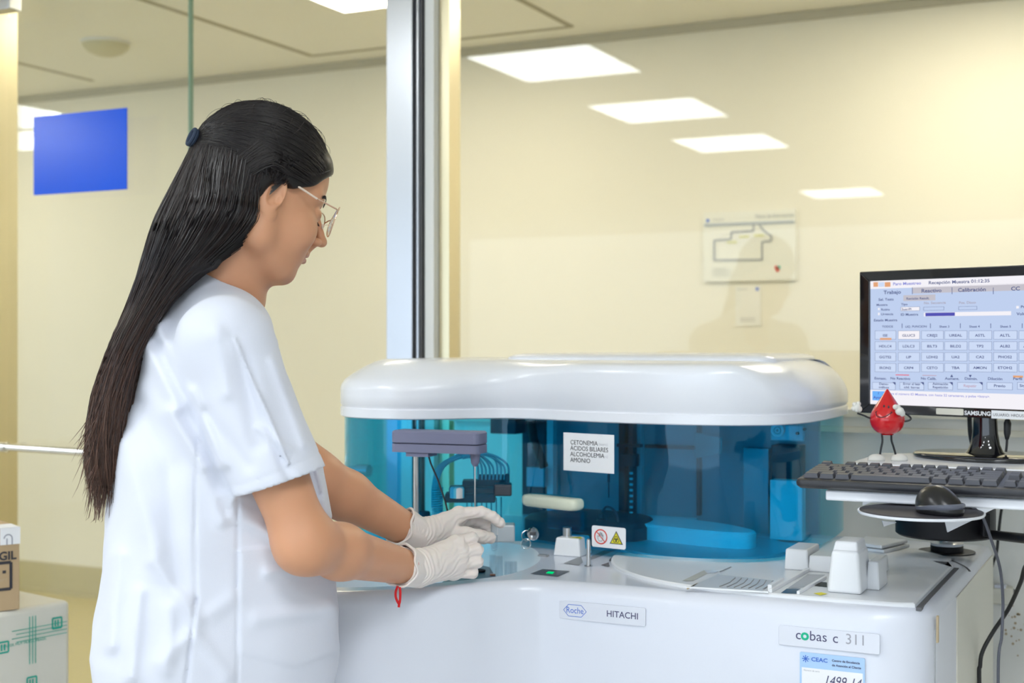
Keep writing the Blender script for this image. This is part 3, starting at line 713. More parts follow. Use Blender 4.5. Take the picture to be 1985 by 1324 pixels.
# pale curved platform
pc = on_z(1340, 1060, .945)
b = MB(); o2 = crom([(-.985, 2.50), (-.93, 2.475), (-.80, 2.44), (-.72, 2.44), (-.705, 2.47), (-.72, 2.50), (-.80, 2.56), (-.93, 2.60), (-.985, 2.57)], 6, True)
b.rings([[(p[0], p[1], z) for p in inset(o2, d)] for d, z in ((0, BZ), (0, .938), (.004, .942))], True, True); b.build('pale_platform', M['innerw'], A, sharp=40)
b = MB(); o3 = circle((-.80, 2.46), .16, 48); b.rings([[(p[0], p[1], z) for p in o3] for z in (BZ, .912)], True, True); b.build('disc_plate', M['innerm'], A, sharp=40)
# probe arm
b = MB()
arm0 = P(762, 858, 2.52); arm1 = P(930, 862, 2.46)
ax = (arm1 - arm0); ax.z = 0; L = ax.length; ax.normalize(); ay = Vector((-ax.y, ax.x, 0)); zt = EYE - (835 - 662) * 2.5 / 2600; 
TA = Matrix(((ax.x, ay.x, 0, arm0.x), (ax.y, ay.y, 0, arm0.y), (0, 0, 1, zt), (0, 0, 0, 1)))
ao = rrect(0, -.012, L, .045, .010)
b.rings([[(p[0], p[1], z) for p in inset(ao, d)] for d, z in ((.002, -.0235), (0, -.022), (0, -.003), (.003, 0))], True, True, 0, True, TA)
pa = b.build('probe_arm', M['armgrey'], A, sharp=40)
b = MB(); b.rings([[(p[0], p[1], z) for p in ao] for z in (-.040, -.0245)], True, True, 0, True, TA)
b.box((.03, -.008, -.048), (.075, .035, -.040), 0, TA)
b.rings([[((L - .014) + r * math.cos(k / 16 * 6.2832), .012 + r * math.sin(k / 16 * 6.2832), z) for k in range(16)] for r, z in ((.004, -.064), (.0075, -.058), (.010, -.040))], True, True, 0, True, TA)
b.build('arm_underside', M['armgrey'], pa, sharp=40)
b = MB(); b.tube([TA @ Vector((.042, .012, -.048)), TA @ Vector((.042, .012, -.19))], .0055, 14, 0); b.build('arm_post', M['metalw'], pa)
b = MB(); b.tube([TA @ Vector((L - .014, .012, -.06)), TA @ Vector((L - .014, .012, -.15))], .0014, 8, 0); b.build('probe_needle', M['metalw'], pa)
b = MB(); b.tube([TA @ Vector(p) for p in ((.070, .005, -.045), (.075, .004, -.06), (.09, .003, -.09), (.105, .003, -.13), (.11, .003, -.15))], .0017, 8); b.build('arm_wire', M['rubber'], pa)
# black cups
for x, w in ((819, 15), (921, 21)):
    q = on_z(x, 1028, BZ); F = -q.x * SN + q.y * CS; r = w / 2600 * F
    b = MB(); b.lathe((q.x, q.y, BZ), [(r, 0), (r, .037), (r * .93, .040), (r * .8, .040), (r * .78, .03), (r * .2, .028)], 28); b.build('wash_cup', M['inner2'], A)
b = MB(); q = on_z(790, 1020, BZ + .02); b.box((q.x - .01, q.y, BZ), (q.x + .012, q.y + .03, BZ + .025)); b.build('small_block', M['inner2'], A, bevel=.003)
# nozzle cluster
b = MB(); c0 = P(925, 940, 2.66)
def bxp(mb, x0, y0, x1, y1, F, dep, mi=0):
    a = P(x0, y1, F); c = P(x1, y0, F); dv = Vector((-SN, CS, 0)) * dep
    lo = [Vector((a.x, a.y, a.z)), Vector((c.x, c.y, a.z)), Vector((c.x, c.y, a.z)) + dv, Vector((a.x, a.y, a.z)) + dv]
    mb.hexa(lo, [v + Vector((0, 0, c.z - a.z)) for v in lo], mi)
bxp(b, 862, 958, 960, 975, 2.62, .05); bxp(b, 870, 945, 992, 962, 2.64, .05); bxp(b, 925, 922, 985, 950, 2.66, .03); bxp(b, 978, 920, 988, 962, 2.62, .02); bxp(b, 896, 932, 930, 950, 2.66, .04); bxp(b, 958, 940, 992, 962, 2.60, .05)
nb = b.build('nozzle_block', M['inner2'], A, bevel=.003)
q = P(886, 955, 2.60)
MB().lathe((q.x, q.y, q.z - .01), [(.014, 0), (.014, .018), (.012, .021), (.002, .021)], 24).build('nozzle_cap', M['innerw'], nb)
for k in range(8):
    x = 905 + k * 9.5
    a = P(x, 972 - k * 1.2, 2.64); c = P(x, 1010 - k * .6, 2.64)
    MB().tube([a, c], .0014, 8).build('nozzle_needle', M['metalw'], nb)
random.seed(5)
for k in range(10):
    x1 = 918 + k * 7.2; ytop = 874 + random.random() * 9; pts = [P(838 + k * 1.7, 985, 2.60), P(839 + k * 1.7, 940, 2.60), P(850 + k * 2.2, 905, 2.61), P(880 + k * 2, ytop + 6, 2.63), P(905 + k * 4.5, ytop, 2.65), P(x1, ytop + 20, 2.66), P(x1 + 2, 930, 2.66)]
    if k > 5: pts = pts[3:]
    MB().tube(crom([tuple(p) for p in pts], 8), .0022, 8).build('tubing', M['tube'], nb)
b = MB(); pts = []
for k in range(200):
    t = k / 16 * 2 * math.pi; c = P(848, 1000 - k * .28, 2.60); pts.append(c + Vector((.010 * math.cos(t), .010 * math.sin(t), 0)))
b.tube(pts, .0016, 6); b.build('coiled_hose', M['tube'], nb)
# dark reaction housing behind the lock
b = MB(); o4 = crom([(-1.20, 2.50), (-1.12, 2.44), (-1.0, 2.42), (-.93, 2.44), (-.93, 2.55), (-1.0, 2.62), (-1.15, 2.62)], 6, True)
b.rings([[(p[0], p[1], z) for p in inset(o4, d)] for d, z in ((0, BZ), (0, .936), (.01, .944), (.03, .948))], True, True); rh = b.build('reaction_housing', M['inner2'], A, sharp=40)
b = MB(); q = on_z(962, 1050, BZ); bxp(b, 940, 1018, 998, 1052, 2.56, .04); b.build('pale_side_block', M['innerm'], A, bevel=.003)
b = MB(); q = on_z(1155, 1030, .93); b.lathe((q.x, q.y + .03, BZ), [(.016, 0), (.016, .02), (.012, .03), (.010, .05), (.006, .052), (.006, .06), (.001, .06)], 20); b.tube(crom([(q.x, q.y + .03, .96), (q.x + .01, q.y + .03, .975), (q.x + .03, q.y + .03, .965), (q.x + .038, q.y + .03, .93)], 6), .0025, 8); b.build('valve', M['inner2'], A)
b = MB(); a = on_v(1180, 905, 2.42); b.tube([a, (a.x, a.y, a.z - .015)], .0012, 6); b.tube([(a.x, a.y, a.z - .015), (a.x, a.y, a.z - .03)], .0026, 8); b.tube([(a.x, a.y, a.z - .03), (a.x, a.y, a.z - .06)], .0014, 8); b.build('glass_syringe', M['inner2'], A)
# sample carousel in the well
sc = thing('sample_carousel', 'dark blue round sample carousel sunk in the front well of the analyser', 'carousel', (WC[0], WC[1], .76))
b = MB(); b.lathe((WC[0], WC[1], .76), [(.105, .016), (.110, .02), (.105, .036), (.100, .040), (.06, .040), (.055, .035), (.02, .033)], 64); b.build('rotor', M['darkblue'], sc)
for k in range(20):
    t = k / 20 * 2 * math.pi
    b = MB(); b.tube([(WC[0] + .085 * math.cos(t), WC[1] + .085 * math.sin(t), .799), (WC[0] + .085 * math.cos(t), WC[1] + .085 * math.sin(t), .806)], .010, 16); b.build('holder', M['black'], sc)
def tube_thing(c, z, lab, liq=None, tilt=(0, 0), h=.075, grp=None):
    t = thing('sample_tube', lab, 'test tube', c + Vector((0, 0, 0)), grp)
    R = Matrix.Translation(c) @ Matrix.Rotation(tilt[0], 4, 'X') @ Matrix.Rotation(tilt[1], 4, 'Y')
    b = MB(); n = 20
    prof = [(.001, 0), (.0045, .0015), (.0065, .006), (.0065, h), (.0057, h), (.0055, .008), (.001, .003)]
    b.rings([[(r * math.cos(k / n * 6.2832), r * math.sin(k / n * 6.2832), zz) for k in range(n)] for r, zz in prof], False, False, 0, True, R); b.build('glass', M['clear'], t)
    if liq is not None:
        b = MB(); b.rings([[(r * math.cos(k / n * 6.2832), r * math.sin(k / n * 6.2832), zz) for k in range(n)] for r, zz in ((.001, .0035), (.0050, .008), (.0052, h * .66))], True, True, 0, True, R); b.build('fluid', liq, t)
    b = MB(); b.rings([[((.0067) * math.cos(k / n * 6.2832), (.0067) * math.sin(k / n * 6.2832), zz) for k in range(n // 2)] for zz in (.028, .05)], False, False, 0, True, R); lb = b.build('label_strip', M['paper'], t)
    return t
q = on_z(968, 1114, .872); tube_thing(Vector((q.x, q.y, .806)), 0, 'clear sample tube with reddish mark in the carousel, next to the brown one', None, h=.100)
q = on_z(955, 1114, .872); tube_thing(Vector((q.x, q.y, .806)), 0, 'clear sample tube with brown fluid standing beside the dark blue rack', M['brown'], h=.102)
for x, lab in ((984, 'short clear sample cup at the right of the carousel, nearer the clear tube'), (996, 'short clear sample cup at the right end of the carousel, by the well wall')):
    q = on_z(x, 1108, .872); tube_thing(Vector((q.x, q.y, .806)), 0, lab, None, h=.085)

# raised dark blue rack standing in the carousel near the hand
b = MB(); rk = [on_z(x, y, .872) for x, y in ((850, 1134), (880, 1110), (925, 1093), (948, 1098), (962, 1121), (930, 1134))]; ro = [(p.x, p.y) for p in rk]
b.rings([[(p[0], p[1], z) for p in inset(ro, d)] for d, z in ((0, .80), (0, .866), (.003, .871))], True, True, 0, False); b.build('raised_rack', M['darkblue'], sc, bevel=.003)
for x, y in ((905, 1112), (930, 1106)):
    q = on_z(x, y, .873); b = MB(); torus(b, Matrix.Translation((q.x, q.y, .873)), .009, .002); b.build('rack_ring', M['black'], sc)
# ================================================================ swivel stand with shelf, keyboard tray and mouse plate
S = thing('workstation_stand', 'white and black swivel stand carrying the screen shelf and keyboard tray on the analyser', 'stand', (-.384, 2.652, BZ + .0005))
sx, sy = -.384, 2.652
b = MB(); b.lathe((sx, sy, BZ), [(.052, .0005), (.052, .002), (.030, .002), (.030, .012), (.029, .013)], 40); b.build('base_collar', M['black'], S, sharp=40)
b = MB(); b.lathe((sx, sy, BZ), [(.029, .013), (.031, .018), (.024, .021), (.001, .021)], 40); b.build('collar_ring', M['hood'], S)
b = MB(); b.lathe((sx, sy, BZ), [(.0155, .019), (.0155, .062)], 32); b.build('post', M['metalw'], S, sharp=40)
sw = P(1832, 1025, 2.46)
b = MB(); b.lathe((sw.x, sw.y, 0), [(.083, .945), (.088, .949), (.088, 1.0), (.084, 1.004)], 56); b.build('swivel_drum', M['black'], S, sharp=40)
b = MB(); bxp(b, 1741, 958, 1760, 985, 2.30, .03); bxp(b, 1905, 995, 1921, 1042, 2.36, .03); build_split(b, 'swivel_arm', M['black'], S, bevel=.003)
a = P(1915, 1036, 2.40); c = P(2060, 1052, 2.1)
b = MB(); b.tube([a, c], .0085, 12); b.build('side_arm', M['black'], S)
# shelf for the screen
SHZ = 1.088
b = MB(); so_ = [(-.508, 2.36), (.05, 2.36), (.05, 2.70), (-.20, 2.70), (-.50, 2.60)]
b.prism(so_, SHZ - .018, SHZ); b.build('screen_shelf', M['hood'], S, bevel=.003)
b = MB(); b.lathe((sw.x, sw.y, 0), [(.03, 1.003), (.03, SHZ - .017)], 24); b.build('shelf_post', M['black'], S)
# keyboard tray
KZ = 1.072
b = MB(); b.box((-.478, 2.062, KZ - .016), (.02, 2.235, KZ)); b.build('keyboard_tray', M['hood'], S, bevel=.003)
b = MB()
for px in (1770, 1877):
    q = P(px, 965, 2.16); b.box((q.x - .003, q.y - .003, 1.035), (q.x + .003, q.y + .003, KZ - .014))
build_split(b, 'tray_strut', M['metalw'], S)
b = MB(); c0 = P(1670, 955, 2.28); b.add([P(1672, 945, 2.24), P(1735, 957, 2.24), P(1672, 980, 2.24), P(1672, 945, 2.25), P(1735, 957, 2.25), P(1672, 980, 2.25)], [(0, 2, 1), (3, 4, 5), (0, 1, 4, 3), (1, 2, 5, 4), (2, 0, 3, 5)]); 
b.build('gusset', M['hood'], S)
# round mouse plate
mp = P(1785, 991, 1.955); MZ = mp.z
b = MB(); b.lathe((mp.x, mp.y, 0), [(.088, MZ - .004), (.0895, MZ - .002), (.0895, MZ)], 72); pz = b.build('mouse_plate', M['hood'], S, sharp=40)
b = MB(); b.lathe((mp.x, mp.y, 0), [(.0868, MZ), (.0868, MZ + .0012)], 72); b.build('mouse_pad', mat('dark_mouse_pad', (.035, .033, .045), .6), pz)
b = MB()
for xs in ((1832, 1010, 1837, 1032, 1903, 1000), (1710, 1010, 1713, 1021, 1738, 1013)):
    p1, p2, p3 = P(xs[0], xs[1], 2.13), P(xs[2], xs[3], 2.13), P(xs[4], xs[5], 2.16); dv = Vector((-.002, .006, 0))
    b.add([p1, p2, p3, p1 + dv, p2 + dv, p3 + dv], [(0, 1, 2), (5, 4, 3), (0, 3, 4, 1), (1, 4, 5, 2), (2, 5, 3, 0)])
build_split(b, 'plate_bracket', M['hood'], S)
b = MB(); b.add([P(1885, 972, 2.2), P(1955, 973, 2.2), P(1905, 997, 2.2), P(1888, 996, 2.2)], [(0, 3, 2, 1)]); b.add([P(1885, 972, 2.205), P(1955, 973, 2.205), P(1905, 997, 2.205), P(1888, 996, 2.205)], [(0, 1, 2, 3)]); b.build('under_bracket', M['hood'], S)
# ---------------- keyboard
K = thing('keyboard', 'black full-size computer keyboard on the white tray above the mouse', 'keyboard', (-.30, 2.13, KZ))
KT = Matrix.Translation((-.521, 2.045, KZ + .002)) @ Matrix.Rotation(math.radians(4), 4, 'X')
b = MB(); ko = rrect(0, 0, .452, .168, .010)
b.rings([[(p[0], p[1], z) for p in inset(ko, d)] for d, z in ((.006, 0), (.001, .004), (0, .009), (.002, .0135), (.006, .0145))], True, True, 0, True, KT)
b.build('keyboard_case', M['deck'], K, sharp=40)
kme = {}
def keycap(w, d):
    k = (round(w, 4), round(d, 4))
    if k not in kme:
        m = MB(); t = .0022
        m.hexa([(0, 0, 0), (w, 0, 0), (w, d, 0), (0, d, 0)], [(t, t * .5, .0075), (w - t, t * .5, .0075), (w - t, d - t * 1.3, .0082), (t, d - t * 1.3, .0082)])
        o = m.build('key', M['key'], None, bevel=.0006); kme[k] = o; return o, True
    return kme[k], False
def key(x, y, w, d=.0175):
    o, new = keycap(w, d)
    if not new:
        o = o.copy(); COL.objects.link(o)
    o.parent = K; o.matrix_parent_inverse = Matrix.Identity(4)
    o.matrix_local = Matrix.Translation(-K.location) @ KT @ Matrix.Translation((x, y, .0142))
U = .0190; g = .0012
rows = [(0.016, [1.25, 1.25, 1.25, 6.25, 1.25, 1.25, 1.25, 1.25]), (.035, [2.25] + [1] * 10 + [2.75]), (.054, [1.75] + [1] * 11 + [2.25]), (.073, [1.5] + [1] * 12 + [1.5]), (.092, [1] * 13 + [2])]
for y, ws in rows:
    x = .010
    for w in ws: key(x, y, w * U - g); x += w * U
x = .010; key(x, .126, U - g)
for gx in (2, 6.5, 11):
    for k in range(4): key(.010 + (gx + k) * U, .126, U - g)
nx = .010 + 15.35 * U
for y in (.092, .073): 
    for k in range(3): key(nx + k * U, y, U - g)
for k in range(3): key(nx + k * U, .016, U - g)
key(nx + U, .035, U - g)
mx_ = nx + 3.3 * U
for r_, y in enumerate((.016, .035, .054, .073, .092)):
    for k in range(4):
        if mx_ + (k + 1) * U < .449: key(mx_ + k * U, y, U - g)
# ---------------- mouse
mc = P(1822, 988, 1.915); mc.z = MZ + .0012
mo = thing('computer_mouse', 'glossy black computer mouse on the round plate below the keyboard', 'mouse', (mc.x, mc.y, mc.z))
b = MB(); TM = Matrix.Translation(mc) @ Matrix.Rotation(math.radians(-32), 4, 'Z')
rr_ = []
for zf, k in ((0, .90), (.05, .97), (.18, 1.0), (.4, .97), (.6, .88), (.78, .72), (.9, .52), (.97, .3), (1.0, .02)):
    ring = []
    for a in range(36):
        t = a / 36 * 6.2832; x = .038 * math.cos(t) * k; y = .027 * math.sin(t) * k
        z = .041 * zf * (1 - .35 * max(0, x / .038) ** 1.5 * (zf > .2)); ring.append((x - .004 * zf, y, z))
    rr_.append(ring)
b.rings(rr_, True, True, 0, True, TM); b.build('shell', mat('satin_black_mouse', (.010, .010, .012), .28), mo, sharp=80)
b = MB(); b.rings([[(.0392 * math.cos(t / 36 * 6.2832) * k, .0282 * math.sin(t / 36 * 6.2832) * k, z + .004 * math.cos(t / 36 * 6.2832)) for t in range(36)] for z, k in ((.006, .93), (.009, .985), (.0125, .985), (.014, .93))], False, False, 0, True, TM); b.build('side_band', mat('grey_mouse_band', (.12, .13, .17), .25), mo)
# ---------------- monitor
XL, FL, dXm, dFm = .6735, 2.60, .688, -.7257
MW, = (.487,)
def mon_s(px):
    r = (px - 992.5) / 2600; return (XL - r * FL) / (r * dFm - dXm)
def mon(px, py, off=0.0):
    s = mon_s(px); F = FL + dFm * s; z = EYE - (py - 662) / 2600 * F
    return s, z
o0 = cf(XL, FL, 0); mdir = cf(dXm, dFm, 0).normalized(); mn = Vector((mdir.y, -mdir.x, 0))     # mn points to the viewer
if mn.dot(-o0) < 0: mn = -mn
zt_ = mon(1669, 527)[1]; zb_ = mon(1665, 800)[1]
TMn = frame(o0 + Vector((0, 0, zb_)), mdir, (0, 0, 1)); HM = zt_ - zb_
D = thing('computer_monitor', 'glossy black flat computer monitor showing a Spanish laboratory program', 'monitor', (o0 + mdir * .243).to_tuple()[:2] + (SHZ,))
sl, st_ = mon(1684, 545); sb_ = mon(1680, 783)[1]
x0, x1, y0, y1 = sl, MW - sl, sb_ - zb_, st_ - zb_ 
b = MB(); out = rrect(0, 0, MW, HM, .004); inn = [(x0, y0), (x1, y0), (x1, y1), (x0, y1)]
b.prism(out, -.045, -.012, 0, TMn)
for A0, A1, B1, B0 in (((0, 0), (MW, 0), (x1, y0), (x0, y0)), ((MW, 0), (MW, HM), (x1, y1), (x1, y0)), ((MW, HM), (0, HM), (x0, y1), (x1, y1)), ((0, HM), (0, 0), (x0, y0), (x0, y1))):
    b.hexa([(*A0, -.012), (*A1, -.012), (*B1, -.012), (*B0, -.012)], [(*A0, .0), (*A1, .0), (*B1, -.0025), (*B0, -.0025)], 0, TMn)
b.build('housing', M['gloss'], D, bevel=.0015)
MB().box((x0, y0, -.012), (x1, y1, -.006), 0, TMn).build('screen', M['s_bg'], D)
ui = MB(); names = ['s_bg', 's_white', 's_tab', 's_text', 's_blue', 's_btn', 's_line', 's_orange', 's_red', 's_yel', 's_cyan', 's_link', 's_pink', 's_grey']
ix = {n_: i for i, n_ in enumerate(names)}
def zq(py, px=None): return None
def U2(px, py):
    s, z = mon(px, py); return s, z - zb_
def rct(px0, py0, px1, py1, c, z=0.0):
    s0, t0 = U2(px0, py0); s1, _ = U2(px1, py1); t1 = U2(px0, py0 + (py1 - py0))[1]
    s0 = max(s0, x0); s1 = min(s1, x1); ui.box((s0, t1, -.006), (s1, t0, -.0056 + z), ix[c], TMn)
def fr(px0, py0, px1, py1, c, fillc=None, w=.0006):
    s0, t0 = U2(px0, py0); t1 = U2(px0, py1)[1]; s1 = min(U2(px1, py0)[0], x1)
    if fillc: ui.box((s0, t1, -.006), (s1, t0, -.0056), ix[fillc], TMn)
    for a, b_, c_, d_ in ((s0, t1, s1, t1 + w), (s0, t0 - w, s1, t0), (s0, t1, s0 + w, t0), (s1 - w, t1, s1, t0)): ui.box((a, b_, -.006), (c_, d_, -.0054), ix[c], TMn)
def tx_(px, py, s, size, c, al='LEFT', xs=1.25, bold=.02):
    a, t = U2(px, py); ui.text(s, TMn @ Matrix.Translation((a, t, -.0052)), size, ix[c], al, xs=xs, bold=bold)
def rs(t0, t1, s0, s1, c, z=0): ui.box((s0, t0, -.006), (s1, t1, -.0057 + z), ix[c], TMn)
Hs = y1 - y0
tt = lambda py: U2(1690, py)[1]        # heights measured at the left of the screen
rs(tt(560), y1, x0, x1, 's_white'); rs(y0, tt(756), x0, x1, 's_white')
rs(tt(571), tt(558), U2(1765, 560)[0], x1, 's_tab'); rs(tt(585), tt(574), U2(1748, 560)[0], U2(1810, 560)[0], 's_tab')
for k, (p0, p1, c) in enumerate(((1690, 1699, 's_orange'), (1700, 1711, 's_btn'), (1712, 1723, 's_orange'))): rct(p0, 547, p1, 556, c)
tx_(1728, 553, 'Paro Muestreo', .0078, 's_link'); tx_(1797, 551, 'Recepci\u00f3n Muestra 01:12:35', .0084, 's_text')
for s, px, py in (('Trabajo', 1710, 570), ('Reactivo', 1783, 567), ('Calibraci\u00f3n', 1854, 565.5), ('CC', 1957, 563)): tx_(px, py, s, .0095, 's_text')
for px in (1765, 1842, 1922): rct(px, 557, px + 1, 570, 's_text')
tx_(1700, 583, 'Sel. Tests', .0068, 's_text'); tx_(1754, 581, 'Revisi\u00f3n Result.', .0060, 's_text')
tx_(1696, 593, 'Muestra', .0058, 's_text'); tx_(1705, 602, 'Rutina', .0058, 's_text'); tx_(1705, 611, 'Urgencia', .0058, 's_text')
rct(1699, 597, 1702, 601, 's_white'); rct(1699, 606, 1702, 611, 's_white')
tx_(1744, 592, 'Tipo', .0058, 's_text'); fr(1743, 595, 1780, 603, 's_line', 's_white'); tx_(1745, 601.5, 'Suer/Pl', .0058, 's_text')
tx_(1788, 589.5, 'No. Secuencia', .0062, 's_grey'); fr(1787, 595, 1827, 602, 's_line'); tx_(1856, 589, 'Pos. Disco', .0062, 's_grey'); fr(1855, 594, 1891, 601, 's_line')
tx_(1743, 612, 'ID Muestra', .0064, 's_text'); rct(1788, 606, 1957, 613.5, 's_white'); rct(1791, 606.5, 1848, 613, 's_blue', .0003)
tx_(1691, 623, 'Estado Muestra', .0064, 's_text'); tx_(1976, 597, 'Pre', .0064, 's_text'); rct(1967, 593, 1972, 598, 's_white'); tx_(1968, 611, 'Volumen', .0070, 's_text')
for s, px in (('TODOS', 1707), ('LIQ. PUNCION', 1752), ('Sheet 3', 1818), ('Sheet 4', 1876), ('Sheet 5', 1936)): tx_(px, 635, s, .0054, 's_text')
for px in (1745, 1800, 1858, 1917, 1978): rct(px, 627, px + 1, 636, 's_text')
tests = [['ISE', 'GLUC3', 'CREJ2', 'UREAL', 'ASTL', 'ALTL', 'CKL'], ['HDLC4', 'LDLC3', 'BILT3', 'BILD2', 'TP2', 'ALB2', 'AMYL2'], ['GGTS2', 'LIP', 'LDHI2', 'UA2', 'CA2', 'PHOS2', 'MG2'], ['IRON2', 'CRP4', 'CETO', 'TBA', 'AMON', 'ETOH2', '']]
xl = [1693, 1738, 1783, 1828, 1875, 1923, 1972]; yt = [641, 662, 683, 704]
for r_ in range(4):
    for c_ in range(7):
        fr(xl[c_], yt[r_], min(xl[c_] + 41 + c_, 2010), yt[r_] + 17, 's_line', 's_white' if (r_, c_) == (0, 1) else 's_btn')
        if tests[r_][c_]: tx_(xl[c_] + 20 + c_ * .5, yt[r_] + 11.5, tests[r_][c_], .0066, 's_text', 'CENTER', 1.3)
rct(1703, 655, 1725, 659, 's_orange', .0004)
for s, px, c in (('Enmasc.', 1692, 's_text'), ('No Reactivo', 1723, 's_text'), ('No Calib.', 1782, 's_text'), ('Aument.', 1829, 's_text'), ('Dismin.', 1867, 's_text'), ('Diluci\u00f3n', 1912, 's_text'), ('Perfil', 1961, 's_text')): tx_(px, 735.5 + (px - 1692) * .004, s, .0066, c)
rct(1733, 726, 1759, 727.5, 's_red'); rct(1785, 727, 1812, 728.5, 's_pink'); rct(1961, 728, 1980, 732, 's_orange')
for px, up in ((1842, 1), (1878, -1)):
    s_, t_ = U2(px, 729); ui.add([(s_ - .003, t_ - .002 * up, -.0054), (s_ + .003, t_ - .002 * up, -.0054), (s_, t_ + .003 * up, -.0054)], [(0, 1, 2)], ix['s_text'], False, TMn)
for px0, px1, l1, l2, c in ((1688, 1733, 'Demo-', 'gr\u00e1ficos', 's_text'), (1741, 1788, 'Error al leer', 'c\u00f3d. barras', 's_text'), (1796, 1844, 'Asignaci\u00f3n', 'Repetici\u00f3n', 's_text'), (1853, 1902, 'Repetir', None, 's_pink'), (1910, 1960, 'Previo', None, 's_text'), (1969, 2010, 'Siguiente', None, 's_text')):
    fr(px0, 741, px1, 755, 's_line', 's_btn'); m_ = (px0 + px1) / 2
    if l2: tx_(m_, 746.5, l1, .0060, c, 'CENTER', 1.2); tx_(m_, 753, l2, .0060, c, 'CENTER', 1.2)
    else: tx_(m_ if px0 != 1969 else 1990, 750.5, l1, .0068, c, 'CENTER')
    if px0 < 1900: s_, t_ = U2(px1, 741); ui.add([(s_ - .0065, t_, -.0053), (s_, t_ - .006, -.0053), (s_, t_, -.0053)], [(0, 1, 2)], ix['s_text'], False, TMn)
rct(1688, 758, 1713, 776, 's_cyan'); tx_(1700, 765, '?', .0064, 's_blue', 'CENTER'); tx_(1700, 773, 'Ayuda', .0070, 's_blue', 'CENTER')
tx_(1716, 765, 'Entra el n\u00famero ID Muestra, con hasta 22 caracteres, y pulse <Intro>.', .0061, 's_link', 'LEFT', 1.2, .01)
ui.build('screen_contents', [M[n_] for n_ in names], D)
# brand and stickers on the lower bezel
b = MB(); s0, z0 = U2(1895, 805); b.text('SAMSUNG', TMn @ Matrix.Translation((s0, z0, .0004)), .0105, 0, 'CENTER', xs=1.05, bold=.035); b.build('brand_lettering', mat('silver_lettering', (.85, .85, .88), .4, emit=(.8, .8, .85), es=.0), D)
s1_, z1_ = U2(1815, 804); s2_, z2_ = U2(1868, 794)
MB().prism(rrect(s1_, z1_ + .001, s2_, z1_ + .0125, .002), 0, .0008, 0, TMn).build('ivory_sticker', M['beige'], D)
s3_, z3_ = U2(1922, 811); b = MB(); b.box((s3_, z3_, 0), (s3_ + .11, z3_ + .0145, .0008), 0, TMn); ws_ = b.build('user_sticker', M['paper'], D)
b = MB(); b.text('USUARIO: HRDUSER / CLAVE', TMn @ Matrix.Translation((s3_ + .003, z3_ + .0045, .0011)), .0072, 0, xs=1.0); b.build('sticker_text', M['ink'], ws_)
# neck and base
bc = o0 + mdir * .243 - mn * .03; bc.z = SHZ
b = MB(); nk = []
for z, wx, wy in ((.006, .040, .028), (.012, .033, .024), (.025, .027, .020), (.045, .0235, .018), (.075, .0215, .017), (zb_ - SHZ + .03, .0215, .017)):
    nk.append([bc + mdir * wx * math.cos(t / 28 * 6.2832) + mn * wy * math.sin(t / 28 * 6.2832) + Vector((0, 0, z)) for t in range(28)])
b.rings(nk, True, True); b.build('neck', M['gloss'], D, sharp=60)
b = MB(); bs = []
for z, k in ((0, .985), (.004, 1.0), (.0065, .99), (.0085, .96)):
    bs.append([bc + mn * .012 + mdir * (.128 * k * math.cos(t / 64 * 6.2832)) + mn * (.098 * k * math.sin(t / 64 * 6.2832)) + Vector((0, 0, z)) for t in range(64)])
b.rings(bs, True, True); b.build('base', M['gloss'], D, sharp=60)
b = MB(); p = P(1880, 812, 2.62); b.tube(crom([tuple(P(1879, 800, 2.60)), tuple(P(1881, 840, 2.60)), tuple(P(1886, 865, 2.6))], 6), .0045, 10); b.build('video_cable', M['rubber'], D)
b = MB(); b.tube(crom([tuple(P(1953, 800, 2.42)), tuple(P(1953, 812, 2.42)), tuple(P(1952, 855, 2.42)), tuple(P(1950, 876, 2.42))], 6), .0022, 10)
b.tube([P(1953, 813, 2.42), P(1953, 820, 2.42), P(1952.5, 840, 2.42), P(1952, 852, 2.42)], [.004, .0065, .006, .003], 16); b.build('power_cable', M['rubber'], D)
# ---------------- red drop figurine
fp = P(1721, 893, 2.40); fz = SHZ
G = thing('drop_figurine', 'smiling red drop-shaped toy with black wire limbs standing by the monitor', 'toy', (fp.x, fp.y, fz))
vx = Vector((CS, SN, 0)); vy = Vector((-SN, CS, 0))     # across / away as seen from the room
def G3(px, py, dy=0.0): 
    return P(px, py, 2.38 + dy)
bc_ = G3(1720, 812); Rb = 33 / 2600 * 2.38
b = MB(); prof = [(.001, -1.0), (.25, -.985), (.5, -.90), (.72, -.74), (.89, -.5), (.98, -.22), (1.0, .0), (.965, .25), (.87, .5), (.72, .78), (.55, 1.05), (.38, 1.32), (.24, 1.55), (.12, 1.75), (.05, 1.86), (.002, 1.9)]
prof = [(r * Rb, (z * Rb * .93)) for r, z in crom(prof, 3)]
prof = [(max(r, .0004), z) for r, z in prof]
b.lathe(tuple(bc_), prof, 40, 0, None); b.build('drop_body', M['drop'], G, sharp=80)
b = MB(); b.lathe((bc_.x, bc_.y, bc_.z), [(.010, -Rb * .945), (.0115, -Rb * .93), (.010, -Rb * .90)], 24); b.build('bottom_rim', M['drop'], G)
def onball(px, py):
    q = G3(px, py); r = q - Vector((0, 0, EYE)); r.normalize(); c = bc_; o = Vector((0, 0, EYE)); 
    # march towards the camera until outside the drop
    p = q.copy()
    for k in range(80):
        d = p - c; h = d.z / Rb / .93; rad = np.interp(h * Rb * .93, [z for _, z in prof], [r_ for r_, _ in prof])
        if math.hypot(d.x, d.y) >= rad: break
        p = p - r * .001
    return p
b = MB()
for x, y in ((1713.5, 787.5), (1722.5, 789)): q = onball(x, y); b.ellip(q, (.0016, .0012, .0026), 0, 10)
pts = [onball(x, y) for x, y in ((1698, 800), (1699.5, 806), (1706, 809), (1714, 808), (1722, 804), (1728, 800))]
